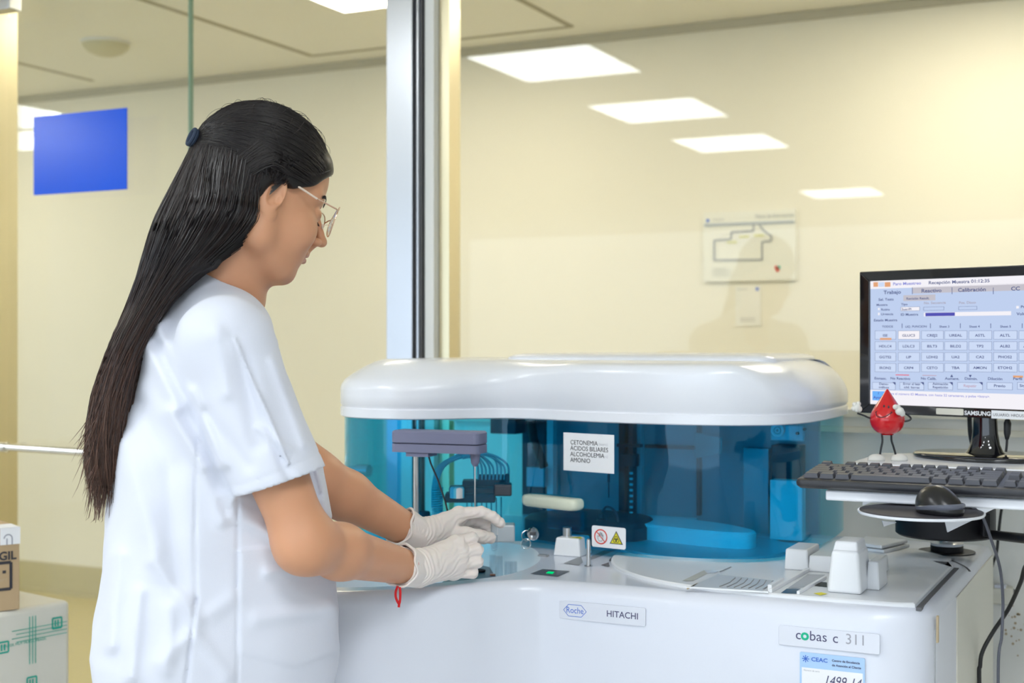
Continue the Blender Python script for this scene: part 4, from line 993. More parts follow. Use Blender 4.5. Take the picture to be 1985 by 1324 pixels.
b.tube(crom([tuple(p) for p in pts], 5), .0007, 6); b.tube([onball(1697, 799), onball(1700, 797.5)], .0007, 6); b.tube([onball(1727, 798), onball(1730, 800)], .0007, 6)
b.build('face_drawing', M['ink'], G)
for pts in ([(1690, 811), (1682, 809), (1676, 806), (1662, 801)], [(1753, 817), (1762, 815), (1766, 811), (1760, 805), (1752, 800)]):
    b = MB(); b.tube(crom([tuple(G3(x, y, -.01 if x > 1700 else 0)) for x, y in pts], 5), .0017, 8); b.build('arm', M['rubber'], G)
for pts in ([(1709, 838), (1710.5, 855), (1708, 868), (1705.5, 884)], [(1728, 838), (1728, 853), (1732, 866), (1737, 884)]):
    b = MB(); b.tube(crom([tuple(G3(x, y)) for x, y in pts], 5), .0018, 8); b.build('leg', M['rubber'], G)
def mitt(name, blobs, dy):
    b = MB()
    for x, y, rx, rz in blobs: b.ellip(G3(x, y, dy), (rx / 1090, rx / 1090 * .8, rz / 1090), 0, 14)
    return b.build(name, M['toyw'], G, sharp=80)
mitt('glove_hand', [(1661, 790, 7.5, 9), (1657, 784, 5, 5), (1664, 783, 5, 5), (1655, 792, 5, 5), (1666, 793, 5.5, 6)], 0)
mitt('glove_hand', [(1744, 797, 8.5, 8), (1736, 789, 5.5, 5), (1741, 790, 5, 5.5), (1749, 801, 5.5, 6.5)], -.035)
for x in (1699, 1743):
    b = MB(); q = G3(x, 893); q.z = SHZ; sg = 1 if x > 1720 else -.6
    ring = []
    for z, k in ((0, .93), (.003, 1.0), (.007, .93), (.010, .72), (.012, .4), (.0125, .05)):
        ring.append([q + vx * (.0155 * k * math.cos(t / 24 * 6.2832)) + vy * (.010 * k * math.sin(t / 24 * 6.2832)) + Vector((0, 0, z)) for t in range(24)])
    b.rings(ring, True, True); b.build('shoe', M['toyw'], G, sharp=80)
# ---------------- loose cables at the right
def cable(name, pts, r, m, label, floor=True):
    w = [tuple(P(*p)) for p in pts]
    if floor: w += [(w[-1][0] + .01, w[-1][1] + .01, .3), (w[-1][0] + .02, w[-1][1] + .02, r)]
    b = MB(); b.tube(crom(w, 8), r, 10); return tag(b.build(name, m), label, 'cable')
cable('mouse_cable', [(1872, 972, 2.10), (1888, 985, 2.10), (1905, 1003, 2.09), (1921, 1045, 2.09), (1938, 1100, 2.12), (1944, 1160, 2.14), (1942, 1230, 2.14), (1935, 1340, 2.14)], .0024, M['cablegrey'], 'thin grey cable hanging from the mouse past the analyser side')
cable('power_cord', [(2050, 1056, 2.13), (2025, 1075, 2.20), (1990, 1095, 2.30), (1978, 1130, 2.34), (1955, 1180, 2.4), (1925, 1225, 2.42), (1905, 1262, 2.42), (1900, 1290, 2.42), (1899, 1345, 2.42)], .0037, M['rubber'], 'thick black cord curving down from the right edge of the picture')
cable('power_cord', [(1953, 900, 2.60), (1952, 925, 2.66), (1951, 960, 2.70), (1942, 985, 2.74), (1936, 1030, 2.76), (1932, 1070, 2.78), (1924, 1095, 2.80), (1917, 1125, 2.82), (1912, 1180, 2.86)], .003, M['rubber'], 'thin black cord disappearing behind the analyser corner')
cable('power_cord', [(1916, 1270, 2.80), (1919, 1300, 2.80), (1918, 1350, 2.80)], .004, M['rubber'], 'short stretch of black cord low at the analyser rear edge')
# ---------------- boxes at the left
def boxat(corner_px, F, d1, d2, w1, w2, z0, z1):
    c = P(*corner_px, F); a = cf(*d1, 0).normalized(); e = cf(*d2, 0).normalized()
    return Vector((c.x, c.y, 0)), a, e
zt1 = P(137, 1163, 2.9).z
c, a, e = boxat((137, 1163), 2.9, (-.62, -.785), (-.785, .62), .4, .4, 0, 0)
W_ = thing('wrapped_parcel', 'white plastic-wrapped parcel with green printed marks on the floor', 'box', (c.x, c.y, 0))
b = MB(); o5 = [c, c + e * .42, c + e * .42 + a * .5, c + a * .5]; o5 = [(p.x, p.y) for p in o5]
if (Vector(o5[1]) - Vector(o5[0])).cross(Vector(o5[2]) - Vector(o5[1])) < 0: o5 = o5[::-1]
b.prism(o5, 0, zt1); b.build('parcel', M['wrap'], W_, bevel=.012)
nf = cf(.785, -.62, 0)
T = frame(c + a * .5 + nf * .0015, -a, (0, 0, 1))     # text runs from the left end to the corner
b = MB()
def gm(x, y, s):
    for q in (((0, 0), (s, 0)), ((s, 0), (s, s)), ((s, s), (0, s)), ((0, s), (0, 0)), ((.3 * s, .2 * s), (.3 * s, .8 * s)), ((.6 * s, .2 * s), (.6 * s, .8 * s))):
        ln(b, (x + q[0][0], y + q[0][1]), (x + q[1][0], y + q[1][1]), s * .16, 0, T, .0)
gm(.455, zt1 - .055, .022); gm(.33, zt1 - .085, .022); gm(.395, zt1 - .17, .022)
for k in range(4): b.box((.36 + .01 * (k % 2), zt1 - .045 - k * .008, -.0003), (.49, zt1 - .0438 - k * .008, .0003), 0, T)
for k in range(3): b.box((.40 + k * .007, zt1 - .12, -.0003), (.4014 + k * .007, zt1 - .02, .0003), 0, T)
for k in range(2): b.text('FRAGIL MUY FRAGIL FRAGIL', T @ Matrix.Translation((.34, zt1 - .075 - k * .13, .0)), .008, 0)
for k in range(2): b.box((.36, zt1 - .205 - k * .008, -.0003), (.49, zt1 - .2038 - k * .008, .0003), 0, T)
b.build('green_print', M['tealink'], W_)
c2 = P(38, 1183, 2.80); zt2 = zt1 + .172
a2 = cf(-.80, -.60, 0).normalized(); e2 = cf(-.60, .80, 0).normalized()
Cb = thing('cardboard_box', 'small brown cardboard box on top of the white wrapped parcel', 'box', (c2.x, c2.y, zt1))
o6 = [c2, c2 + a2 * .2, c2 + a2 * .2 + e2 * .2, c2 + e2 * .2]; o6 = [(p.x, p.y) for p in o6]
if (Vector(o6[1]) - Vector(o6[0])).cross(Vector(o6[2]) - Vector(o6[1])) < 0: o6 = o6[::-1]
MB().prism(o6, zt1, zt2).build('carton', M['card'], Cb, bevel=.002)
nf2 = e2 * -1
T = frame(Vector((c2.x, c2.y, zt1)) + a2 * .2 + nf2 * .001, -a2, (0, 0, 1))
b = MB(); b.text('FR\u00c1GIL', T @ Matrix.Translation((.193, .106, 0)), .024, 0, 'RIGHT', bold=.03)
for s in (0,):
    fx0, fx1, fy0, fy1 = .12, .182, .045, .100
    for q in (((fx0, fy0), (fx1, fy0)), ((fx1, fy0), (fx1, fy1)), ((fx1, fy1), (fx0, fy1)), ((fx0, fy1), (fx0, fy0))): ln(b, (q[0][0], q[0][1]), (q[1][0], q[1][1]), .006, 0, T, 0)
b.box((.165, .078, -.0003), (.172, .084, .0003), 0, T); b.text('MYT', T @ Matrix.Translation((.155, .060, 0)), .010, 1)
b.build('box_print', [M['ink'], M['stain']], Cb)
b = MB(); b.box((.0, .172 - .001, -.06), (.2, .1725, .001), 0, T); b.box((.160, .137, -.0005), (.201, .1725, .0008), 0, T)
b.build('packing_tape', M['paper'], Cb)
b = MB(); ring2(b, (.176, .150), .008, .0025, 0, T, 20, .0012, 0, math.pi); b.box((.1725, .137, .0008), (.175, .150, .0013), 0, T); b.box((.183, .137, .0008), (.1855, .150, .0013), 0, T); b.build('tape_mark', M['greyink'], Cb)
# ================================================================ implicit-surface modelling for the person
class Field:
    def __init__(s, lo, hi, h):
        s.lo = np.array(lo, float); s.h = h
        s.n = [int(math.ceil((hi[i] - lo[i]) / h)) + 1 for i in range(3)]
        s.ax = [(s.lo[i] + np.arange(s.n[i]) * h).astype(np.float32) for i in range(3)]
        s.F = np.full(s.n, .06, np.float32)
    def sub(s, lo, hi):
        sl = []
        for i in range(3):
            a = max(0, int((lo[i] - s.lo[i]) / s.h) - 1); b = min(s.n[i], int((hi[i] - s.lo[i]) / s.h) + 2)
            if b <= a: return None
            sl.append(slice(a, b))
        g = [s.ax[0][sl[0]][:, None, None], s.ax[1][sl[1]][None, :, None], s.ax[2][sl[2]][None, None, :]]
        return tuple(sl), g
    def op(s, lo, hi, fn, k=.01, mode='add'):
        r = s.sub([q - k * 1.5 - .01 for q in lo], [q + k * 1.5 + .01 for q in hi])
        if r is None: return s
        sl, g = r; d = fn(*g).astype(np.float32); A = s.F[sl]
        if mode == 'add':
            h = np.clip(.5 + .5 * (A - d) / k, 0, 1); s.F[sl] = A + (d - A) * h - k * h * (1 - h)
        else:
            d = -d; h = np.clip(.5 - .5 * (A - d) / k, 0, 1); s.F[sl] = A + (d - A) * h + k * h * (1 - h)
        return s
    def cap(s, a, b, ra, rb=None, k=.01, mode='add'):
        rb = ra if rb is None else rb; a = np.array(a, float); b = np.array(b, float); ba = b - a; L2 = max(float(ba @ ba), 1e-9)
        def fn(x, y, z):
            t = np.clip(((x - a[0]) * ba[0] + (y - a[1]) * ba[1] + (z - a[2]) * ba[2]) / L2, 0, 1)
            return np.sqrt((x - a[0] - ba[0] * t) ** 2 + (y - a[1] - ba[1] * t) ** 2 + (z - a[2] - ba[2] * t) ** 2) - (ra + (rb - ra) * t)
        R = max(ra, rb)
        return s.op(np.minimum(a, b) - R, np.maximum(a, b) + R, fn, k, mode)
    def ell(s, c, r, k=.01, mode='add', R=None):
        c = np.array(c, float); r = np.array(r, float)
        Rm = np.eye(3) if R is None else np.array(R)
        def fn(x, y, z):
            p = (x - c[0], y - c[1], z - c[2])
            q = [Rm[0][i] * p[0] + Rm[1][i] * p[1] + Rm[2][i] * p[2] for i in range(3)]      # rotate into local
            k0 = np.sqrt(sum((q[i] / r[i]) ** 2 for i in range(3))); k1 = np.sqrt(sum((q[i] / r[i] ** 2) ** 2 for i in range(3)))
            return k0 * (k0 - 1) / np.maximum(k1, 1e-6)
        m = float(r.max())
        return s.op(c - m, c + m, fn, k, mode)
    def mesh(s):
        F = s.F; I = F < 0; nx, ny, nz = F.shape
        c = np.zeros((nx - 1, ny - 1, nz - 1), np.int8)
        for dx in (0, 1):
            for dy in (0, 1):
                for dz in (0, 1): c += I[dx:nx - 1 + dx, dy:ny - 1 + dy, dz:nz - 1 + dz]
        idx = np.argwhere((c > 0) & (c < 8)); ids = np.full(c.shape, -1, np.int32); ids[idx[:, 0], idx[:, 1], idx[:, 2]] = np.arange(len(idx))
        acc = np.zeros((len(idx), 3)); cnt = np.zeros(len(idx))
        cor = [(a, b, d) for a in (0, 1) for b in (0, 1) for d in (0, 1)]
        val = {q: F[idx[:, 0] + q[0], idx[:, 1] + q[1], idx[:, 2] + q[2]] for q in cor}
        for p in cor:
            for a in range(3):
                if p[a] == 0:
                    q = list(p); q[a] = 1; q = tuple(q); v0, v1 = val[p], val[q]; m = (v0 < 0) != (v1 < 0)
                    t = np.where(m, v0 / np.where(m, v0 - v1, 1), 0); pos = np.tile(np.array(p, float), (len(idx), 1)); pos[:, a] = t
                    acc[m] += pos[m]; cnt[m] += 1
        V = s.lo + (idx + acc / cnt[:, None]) * s.h
        Q = []
        for a in range(3):
            b, d = (a + 1) % 3, (a + 2) % 3
            sl0 = [slice(None)] * 3; sl1 = [slice(None)] * 3; sl0[a] = slice(0, -1); sl1[a] = slice(1, None)
            A0 = I[tuple(sl0)]; A1 = I[tuple(sl1)]
            e = np.argwhere(A0 != A1); e = e[(e[:, b] > 0) & (e[:, d] > 0) & (e[:, b] < F.shape[b] - 1) & (e[:, d] < F.shape[d] - 1)]
            flip = A0[e[:, 0], e[:, 1], e[:, 2]]
            def cid(ob, od):
                q = e.copy(); q[:, b] -= ob; q[:, d] -= od; return ids[q[:, 0], q[:, 1], q[:, 2]]
            q = np.stack([cid(1, 1), cid(0, 1), cid(0, 0), cid(1, 0)], 1)
            q[~flip] = q[~flip][:, ::-1]; Q.append(q)
        return V, np.concatenate(Q)
def np_obj(name, V, Q, mats, parent=None, T=None, mi=None, smooth=True):
    V = np.asarray(V, float)
    if T is not None:
        Tm = np.array(T); V = V @ Tm[:3, :3].T + Tm[:3, 3]
    me = bpy.data.meshes.new(name); n = Q.shape[1]
    me.vertices.add(len(V)); me.vertices.foreach_set('co', V.astype(np.float32).ravel())
    me.loops.add(Q.size); me.loops.foreach_set('vertex_index', Q.astype(np.int32).ravel())
    me.polygons.add(len(Q)); me.polygons.foreach_set('loop_start', np.arange(0, Q.size, n, dtype=np.int32)); me.polygons.foreach_set('loop_total', np.full(len(Q), n, np.int32))
    if not isinstance(mats, (list, tuple)): mats = [mats]
    for m in mats: me.materials.append(m)
    if mi is not None: me.polygons.foreach_set('material_index', mi.astype(np.int32))
    me.update(calc_edges=True); me.polygons.foreach_set('use_smooth', np.ones(len(Q), bool)); me.validate()
    o = bpy.data.objects.new(name, me); COL.objects.link(o)
    if parent is not None: attach(o, parent)
    return o
A25 = math.radians(25); FW = cf(math.cos(A25), math.sin(A25), 0); LT = cf(-math.sin(A25), math.cos(A25), 0)
FWn, LTn = np.array(FW), np.array(LT)
hip = cf(-.437, 2.02, 0)
WM = thing('person', 'woman with long dark half-tied hair, glasses, white tunic and latex gloves leaning over the analyser', 'person', (hip.x, hip.y, 0))
# ---------------------------------------------------------------- joints (from the photograph)
HS = 1.03; PT = math.radians(17)
HO = np.array(cf(-.383, 2.0, 1.505))
A30 = math.radians(31); FH_ = np.array(cf(math.cos(A30), math.sin(A30), 0)); LH_ = np.array(cf(-math.sin(A30), math.cos(A30), 0))
Hx = FH_ * math.cos(PT) - np.array((0, 0, 1)) * math.sin(PT); Hy = LH_; Hz = FH_ * math.sin(PT) + np.array((0, 0, 1)) * math.cos(PT)
TH = Matrix([[Hx[i] * HS, Hy[i] * HS, Hz[i] * HS, HO[i]] for i in range(3)] + [[0, 0, 0, 1]])
def HL(x, y, z): return np.array(TH @ Vector((x, y, z)))
J = dict(
    nS=P(438, 664, 1.87), nE=P(590, 1053, 1.885), nW=P(803, 1103, 2.13),
    fS=P(452, 672, 1.87) + LT * .30, fE=P(607, 925, 2.14), fW=P(812, 1040, 2.27), neck=P(442, 590, 2.02))
J = {k: np.array(v) for k, v in J.items()}
# ---------------------------------------------------------------- hands: (points, radii) chains
def PP(*q): return np.array(P(*q))
near_hand = dict(
    palm=[(J['nW'], PP(884, 1054, 2.195), .021, .0125), (J['nW'], PP(889, 1071, 2.187), .022, .013), (J['nW'], PP(888, 1090, 2.187), .022, .0125), (J['nW'], PP(880, 1108, 2.195), .021, .0115)],
    fingers=[[PP(884, 1052, 2.195), PP(915, 1043, 2.212), PP(914, 1045, 2.238), PP(898, 1048, 2.245)],
             [PP(889, 1071, 2.187), PP(925, 1066, 2.204), PP(922, 1066, 2.233), PP(902, 1066, 2.236)],
             [PP(888, 1090, 2.187), PP(925, 1089, 2.204), PP(922, 1088, 2.232), PP(903, 1085, 2.234)],
             [PP(880, 1108, 2.195), PP(916, 1110, 2.208), PP(914, 1108, 2.232), PP(898, 1102, 2.235)],
             [PP(835, 1083, 2.175), PP(868, 1060, 2.215), PP(893, 1050, 2.235), PP(906, 1044, 2.25)]],
    r=[.0092, .0095, .0093, .0086, .0105])
far_hand = dict(
    palm=[(J['fW'], PP(890, 998, 2.325), .021, .0125), (J['fW'], PP(893, 1008, 2.345), .021, .0125), (J['fW'], PP(890, 1018, 2.36), .020, .012), (J['fW'], PP(885, 1028, 2.365), .019, .011), (J['fW'], PP(868, 1030, 2.315), .020, .016)],
    fingers=[[PP(889, 996, 2.325), PP(934, 993, 2.325), PP(955, 1002, 2.328), PP(970, 1014, 2.332)],
             [PP(892, 1008, 2.345), PP(922, 1006, 2.352), PP(940, 1016, 2.352), PP(950, 1026, 2.35)],
             [PP(890, 1020, 2.36), PP(915, 1020, 2.372), PP(930, 1034, 2.372), PP(938, 1046, 2.365)],
             [PP(884, 1030, 2.365), PP(905, 1032, 2.378), PP(918, 1044, 2.375), PP(924, 1052, 2.365)],
             [PP(862, 1032, 2.31), PP(900, 1034, 2.30), PP(928, 1039, 2.305), PP(950, 1043, 2.322)]],
    r=[.0094, .0096, .0092, .0085, .0112])
def hand_field(h, elbow, off=0.0, cuff=True, res=.0013):
    pts = np.array([p for f in h['fingers'] for p in f] + [q[0] for q in h['palm']])
    W = h['palm'][0][0]; d = (elbow - W) / np.linalg.norm(elbow - W)
    ext = .045 if cuff else .03
    e = W + d * ext
    allp = np.vstack([pts, e[None]])
    f = Field(allp.min(0) - .045, allp.max(0) + .045, res)
    f.cap(W, W + d * ext, .0255 + off, .0295 + off, .01)
    for a, b, ra, rb in h['palm']: f.cap(a + (b - a) * .12, b, ra + off, rb + off, .014)
    # across the knuckles
    for i in range(3): f.cap(h['palm'][i][1], h['palm'][i + 1][1], .0115 + off, .0115 + off, .008)
    g = None
    for fi, ch in enumerate(h['fingers']):
        r = h['r'][fi] + off
        for i in range(len(ch) - 1):
            k = .0015 if i else .0035
            f.cap(ch[i], ch[i + 1], r * (1.04 - .06 * i), r * (.98 - .07 * i), k)
    if cuff:                              # soft stretch wrinkles running round the wrist and across the back
        X, Y, Z = np.meshgrid(*f.ax, indexing='ij', sparse=True)
        s = (X - W[0]) * d[0] + (Y - W[1]) * d[1] + (Z - W[2]) * d[2]
        wob = np.sin(Z * 130 + X * 90) * .004 + np.sin(Y * 210) * .002
        m = 1 / (1 + np.exp((-.012 - s) / .006))
        f.F -= (.0009 * np.sin((s + wob) * 2 * math.pi / .0085) * m).astype(np.float32)
        m2 = 1 / (1 + np.exp((s + .010) / .01))
        f.F -= (.0005 * np.sin((s * .6 + Z * .8 + wob) * 2 * math.pi / .011) * m2).astype(np.float32)
        # flat open end of the cuff
        pl = (s - (ext - .004) - .003 * np.sin(Z * 160) - .002 * np.sin(X * 230))
        f.F = np.maximum(f.F, pl.astype(np.float32))
    return f
for nm, h, el, lab in (('n', near_hand, J['nE'], 'right'), ('f', far_hand, J['fE'], 'left')):
    V, Q = hand_field(h, el, .0012).mesh()
    gl_ = np_obj('glove', V, Q, M['glove'], WM)
    W = h['palm'][0][0]; d = (el - W) / np.linalg.norm(el - W); a = np.cross(d, (0, 0, 1)); a /= np.linalg.norm(a); b_ = np.cross(d, a); c = W + d * .042
    rim = MB(); n = 48; rings_ = []
    for i in range(n + 1):
        t = i / n * 6.2832; R = .0325 + .0015 * math.sin(3 * t + 1) + .001 * math.sin(7 * t); cc = c + d * (.003 * math.sin(160 * (a * math.cos(t) * R + b_ * math.sin(t) * R)[2]) + .002 * math.sin(2 * t)) + (a * math.cos(t) + b_ * math.sin(t)) * R
        rad = (a * math.cos(t) + b_ * math.sin(t))
        rings_.append([tuple(cc + rad * .0022 * math.cos(j / 8 * 6.2832) + d * .0024 * math.sin(j / 8 * 6.2832)) for j in range(8)])
    rim.rings(rings_, False, False)
    # flared sleeve of latex from the wrist out to the rim
    sl_ = []
    for s_, R0 in ((-.006, .0275), (.012, .0300), (.026, .0315), (.042, .0325)):
        sl_.append([tuple(W + d * s_ + (a * math.cos(t) + b_ * math.sin(t)) * (R0 + (.0015 * math.sin(3 * t + 1) + .001 * math.sin(7 * t)) * (s_ > 0))) for t in [i / 48 * 6.2832 for i in range(48)]])
    rim.rings(sl_, False, False)
    rim.build('cuff', M['glove'], gl_, sharp=80)
# ---------------------------------------------------------------- head
f = Field((-.135, -.10, -.20), (.135, .10, .15), .0017)
f.ell((-.004, 0, .043), (.089, .073, .084), .01)
f.ell((.030, 0, .055), (.064, .066, .058), .02)            # forehead
f.ell((.028, 0, -.015), (.066, .064, .080), .02)           # mid face
f.ell((.040, 0, -.058), (.048, .042, .040), .02)           # muzzle and jaw
for s_ in (-1, 1):
    f.cap((.000, s_ * .052, -.052), (.055, s_ * .022, -.084), .017, .013, .02)
    f.cap((.000, s_ * .055, -.052), (-.004, s_ * .062, -.010), .016, .016, .02)
    f.ell((.062, s_ * .038, -.022), (.024, .022, .026), .018)       # cheek
    f.cap((.080, s_ * .014, .032), (.066, s_ * .046, .034), .010, .009, .012)   # brow ridge
    f.ell((.099, s_ * .031, .012), (.014, .017, .011), .010, 'sub')   # eye socket
    f.ell((.0755, s_ * .030, .009), (.0145, .0165, .0135), .003)          # closed lid
    f.ell((.102, s_ * .0095, -.0235), (.0085, .0062, .0062), .004)    # nostril wing
f.ell((.066, 0, -.084), (.020, .020, .016), .014)           # chin
f.cap((.088, 0, .024), (.113, 0, -.016), .0055, .0065, .008)
f.ell((.1135, 0, -.0195), (.0085, .0078, .0072), .005)
f.cap((.101, 0, -.028), (.094, 0, -.040), .006, .006, .006)
f.cap((.0880, -.018, -.047), (.0940, 0, -.0445), .0040, .0058, .004); f.cap((.0880, .018, -.047), (.0940, 0, -.0445), .0040, .0058, .004)
f.cap((.0860, -.015, -.0545), (.0918, 0, -.0560), .0040, .0062, .004); f.cap((.0860, .015, -.0545), (.0918, 0, -.0560), .0040, .0062, .004)
f.cap((.0880, -.020, -.0500), (.0965, 0, -.0497), .0006, .0006, .003, 'sub'); f.cap((.0880, .020, -.0500), (.0965, 0, -.0497), .0006, .0006, .003, 'sub')
f.ell((.094, 0, -.0665), (.008, .014, .005), .008, 'sub')
for s_ in (-1, 1):
    f.ell((.112, s_ * .006, -.0275), (.004, .003, .003), .002, 'sub')
    # ear
    R = np.array(Matrix.Rotation(math.radians(14), 3, 'Y') @ Matrix.Rotation(math.radians(s_ * 18), 3, 'Z'))
    f.ell((-.004, s_ * .0745, .006), (.0175, .0065, .0295), .004, 'add', R)
    f.ell((-.001, s_ * .0805, .008), (.0105, .0055, .019), .003, 'sub', R)
    f.ell((.004, s_ * .0800, .002), (.006, .005, .009), .002, 'sub', R)
    f.ell((.0085, s_ * .0745, .001), (.0045, .0045, .0065), .003)        # tragus
    f.ell((.001, s_ * .0735, -.021), (.0095, .0055, .0100), .004)
nk = np.array(TH.inverted() @ Vector(J['neck']))
f.cap((-.022, 0, -.015), tuple(nk * .93 + np.array((-.002, 0, 0))), .052, .054, .018)
V, Q = f.mesh()
cen = V[Q].mean(1)
lipm = (np.abs(cen[:, 1]) < .021) & (cen[:, 2] > -.063) & (cen[:, 2] < -.041 + .002 * np.cos(cen[:, 1] * 300)) & (cen[:, 0] > .0865)
Tm = np.array(TH); Vh = V @ Tm[:3, :3].T + Tm[:3, 3]
# ---------------------------------------------------------------- rest of the body
g = Field(np.array((hip.x - .42, hip.y - .40, 0)), np.array((hip.x + .50, hip.y + .62, 1.40)), .0042)
def C3(x): return np.array(x)
g.cap(J['neck'] - FWn * .01, J['neck'] + (0, 0, .04), .052, .05, .02)
mid = (J['nS'] + J['fS']) / 2
g.cap(J['nS'] + LTn * .05, J['fS'] - LTn * .05, .052, .052, .03)
for nm in ('n', 'f'):
    S0, E0, W0 = J[nm + 'S'], J[nm + 'E'], J[nm + 'W']
    g.cap(S0, S0 + (E0 - S0) * .5, .046, .0455, .02); g.cap(S0 + (E0 - S0) * .5, E0, .0455, .0365, .02)
    g.ell(E0, (.034, .034, .034), .015)
    g.cap(E0, E0 + (W0 - E0) * .3, .0365, .0385, .035); g.cap(E0 + (W0 - E0) * .3, W0, .0385, .0255, .02)
    h = near_hand if nm == 'n' else far_hand
for a_, r0, a2_, r1 in ((1.25, .075, 1.05, .070), (1.05, .070, .95, .09)):
    for sg in (-1, 1): g.cap(np.array(hip) * (1, 1, 0) + LTn * .045 * sg + (0, 0, a_), np.array(hip) * (1, 1, 0) + LTn * .045 * sg + (0, 0, a2_), r0 * .9, r1 * .9, .03)
legs = []
for sg in (-1, 1):
    h0 = np.array((hip.x, hip.y, .90)) + LTn * .070 * sg; k0 = np.array((hip.x, hip.y, .49)) + LTn * .078 * sg + FWn * .015; a0 = np.array((hip.x, hip.y, .09)) + LTn * .095 * sg - FWn * .02
    legs.append((h0, k0, a0)); g.cap(h0 + (0, 0, -.06), k0, .070, .055, .03); g.cap(k0, a0, .054, .036, .02); g.cap(a0 + (0, 0, -.045), a0 + FWn * .15 + (0, 0, -.06), .032, .024, .02)
V2, Q2 = g.mesh()
Vs, Qs, ms = [Vh, V2], [Q, Q2 + len(Vh)], [lipm.astype(int), np.zeros(len(Q2), int)]
off = len(Vh) + len(V2)
for h, el in ((near_hand, J['nE']), (far_hand, J['fE'])):
    v, q = hand_field(h, el, -.0012, False, .0022).mesh(); Vs.append(v); Qs.append(q + off); ms.append(np.zeros(len(q), int)); off += len(v)
body = np_obj('body', np.vstack(Vs), np.vstack(Qs), [M['skin'], mat('lip_skin', (.56, .25, .17), .4, sss=.1)], WM, mi=np.concatenate(ms))
# eyebrows and lashes
for s_ in (-1, 1):
    b = MB()
    for k in range(34):
        t = k / 33; y = s_ * (.010 + .038 * t); x = .0965 - .019 * t ** 1.6; z = .0305 + .010 * math.sin(t * 2.4) - .004 * t
        for j in range(3):
            p = HL(x + .001, y, z + (j - 1.5) * .0016 * (1 - .6 * t)); q = HL(x - .002, y + s_ * .006, z + (j - 1.5) * .0016 * (1 - .6 * t) + .0012)
            b.tube([p, q], [.00045, .00015], 5)
    b.build('eyebrow', M['brow'], WM)
    b = MB(); pts = []
    for k in range(12):
        t = k / 11; y = s_ * (.0165 + .029 * t); x = .0895 - .010 * (t * 1.6 - .5) ** 2 - .006 * t; z = .0035 - .003 * math.sin(t * 3.14)
        pts.append(HL(x, y, z))
        b.tube([HL(x, y, z), HL(x + .006, y + s_ * .003 * (t - .3), z - .0045)], [.0005, .00015], 5); b.tube([HL(x, y + .001, z), HL(x + .0065, y + .001 + s_ * .003 * (t - .3), z - .0035)], [.0005, .00015], 5)
    b.tube(pts, .0008, 6); b.build('eyelashes', M['brow'], WM)
# glasses: they rest on nose and ears
GL = bpy.data.objects.new('glasses', None); COL.objects.link(GL); GL.location = tuple(HL(.115, 0, .012)); 
GL.parent = WM; GL.matrix_parent_inverse = Matrix.Translation(-WM.location)
def gpart(mb, name, m):
    o = mb.build(name, m); o.parent = GL; o.matrix_parent_inverse = Matrix.Translation(-GL.location); return o
tl = math.radians(8)
def gp(y, z, x=.1145): return HL(x - .018 * (abs(y) / .07) ** 2 + (z - .01) * math.tan(tl) * .6, y, z)
for s_ in (-1, 1):
    pts = []; lensv = []
    for k in range(49):
        t = k / 48 * 6.2832; y = s_ * (.036 + .0265 * math.cos(t)); z = .008 + .0225 * math.sin(t) + (.003 if math.sin(t) > 0 else 0) * math.cos(t); pts.append(gp(y, z))
    b = MB(); b.tube(pts, .00095, 6, 0, False); gpart(b, 'rim', M['frame'])
    lp = MB(); cpt = gp(s_ * .036, .008)
    ringA = [p for p in pts[:-1]]; dX = Hx * .0012
    n = len(ringA); v = [tuple(p) for p in ringA] + [tuple(p - dX) for p in ringA] + [tuple(cpt + dX), tuple(cpt)]
    fcs = [(i, (i + 1) % n, 2 * n) for i in range(n)] + [((i + 1) % n + n, i + n, 2 * n + 1) for i in range(n)] + [(i, i + n, (i + 1) % n + n, (i + 1) % n) for i in range(n)]
    lp.add(v, fcs, 0, True); gpart(lp, 'lens', M['lens'])
    b = MB(); hp_ = gp(s_ * .0625, .019)
    b.tube(crom([tuple(hp_), tuple(HL(.094, s_ * .073, .0195)), tuple(HL(.085, s_ * .0755, .020)), tuple(HL(.050, s_ * .0775, .024))], 6), .0012, 8); gpart(b, 'temple', M['frame'])
    b = MB(); b.tube(crom([tuple(HL(.060, s_ * .0772, .0225)), tuple(HL(.010, s_ * .0805, .031)), tuple(HL(-.012, s_ * .080, .026)), tuple(HL(-.025, s_ * .074, .000))], 6), [.0016] * 19, 8); gpart(b, 'temple_tip', M['temple'])
    b = MB(); b.tube([gp(s_ * .013, .008), HL(.106, s_ * .010, .004)], .0006, 6); b.ellip(HL(.105, s_ * .0088, .002), (.002, .0018, .004), 0, 10); gpart(b, 'nose_pad', M['temple'])
b = MB(); b.tube(crom([tuple(gp(-.0105, .012)), tuple(gp(-.004, .0165, .117)), tuple(gp(.004, .0165, .117)), tuple(gp(.0105, .012))], 5), .0010, 8); gpart(b, 'bridge', M['frame'])
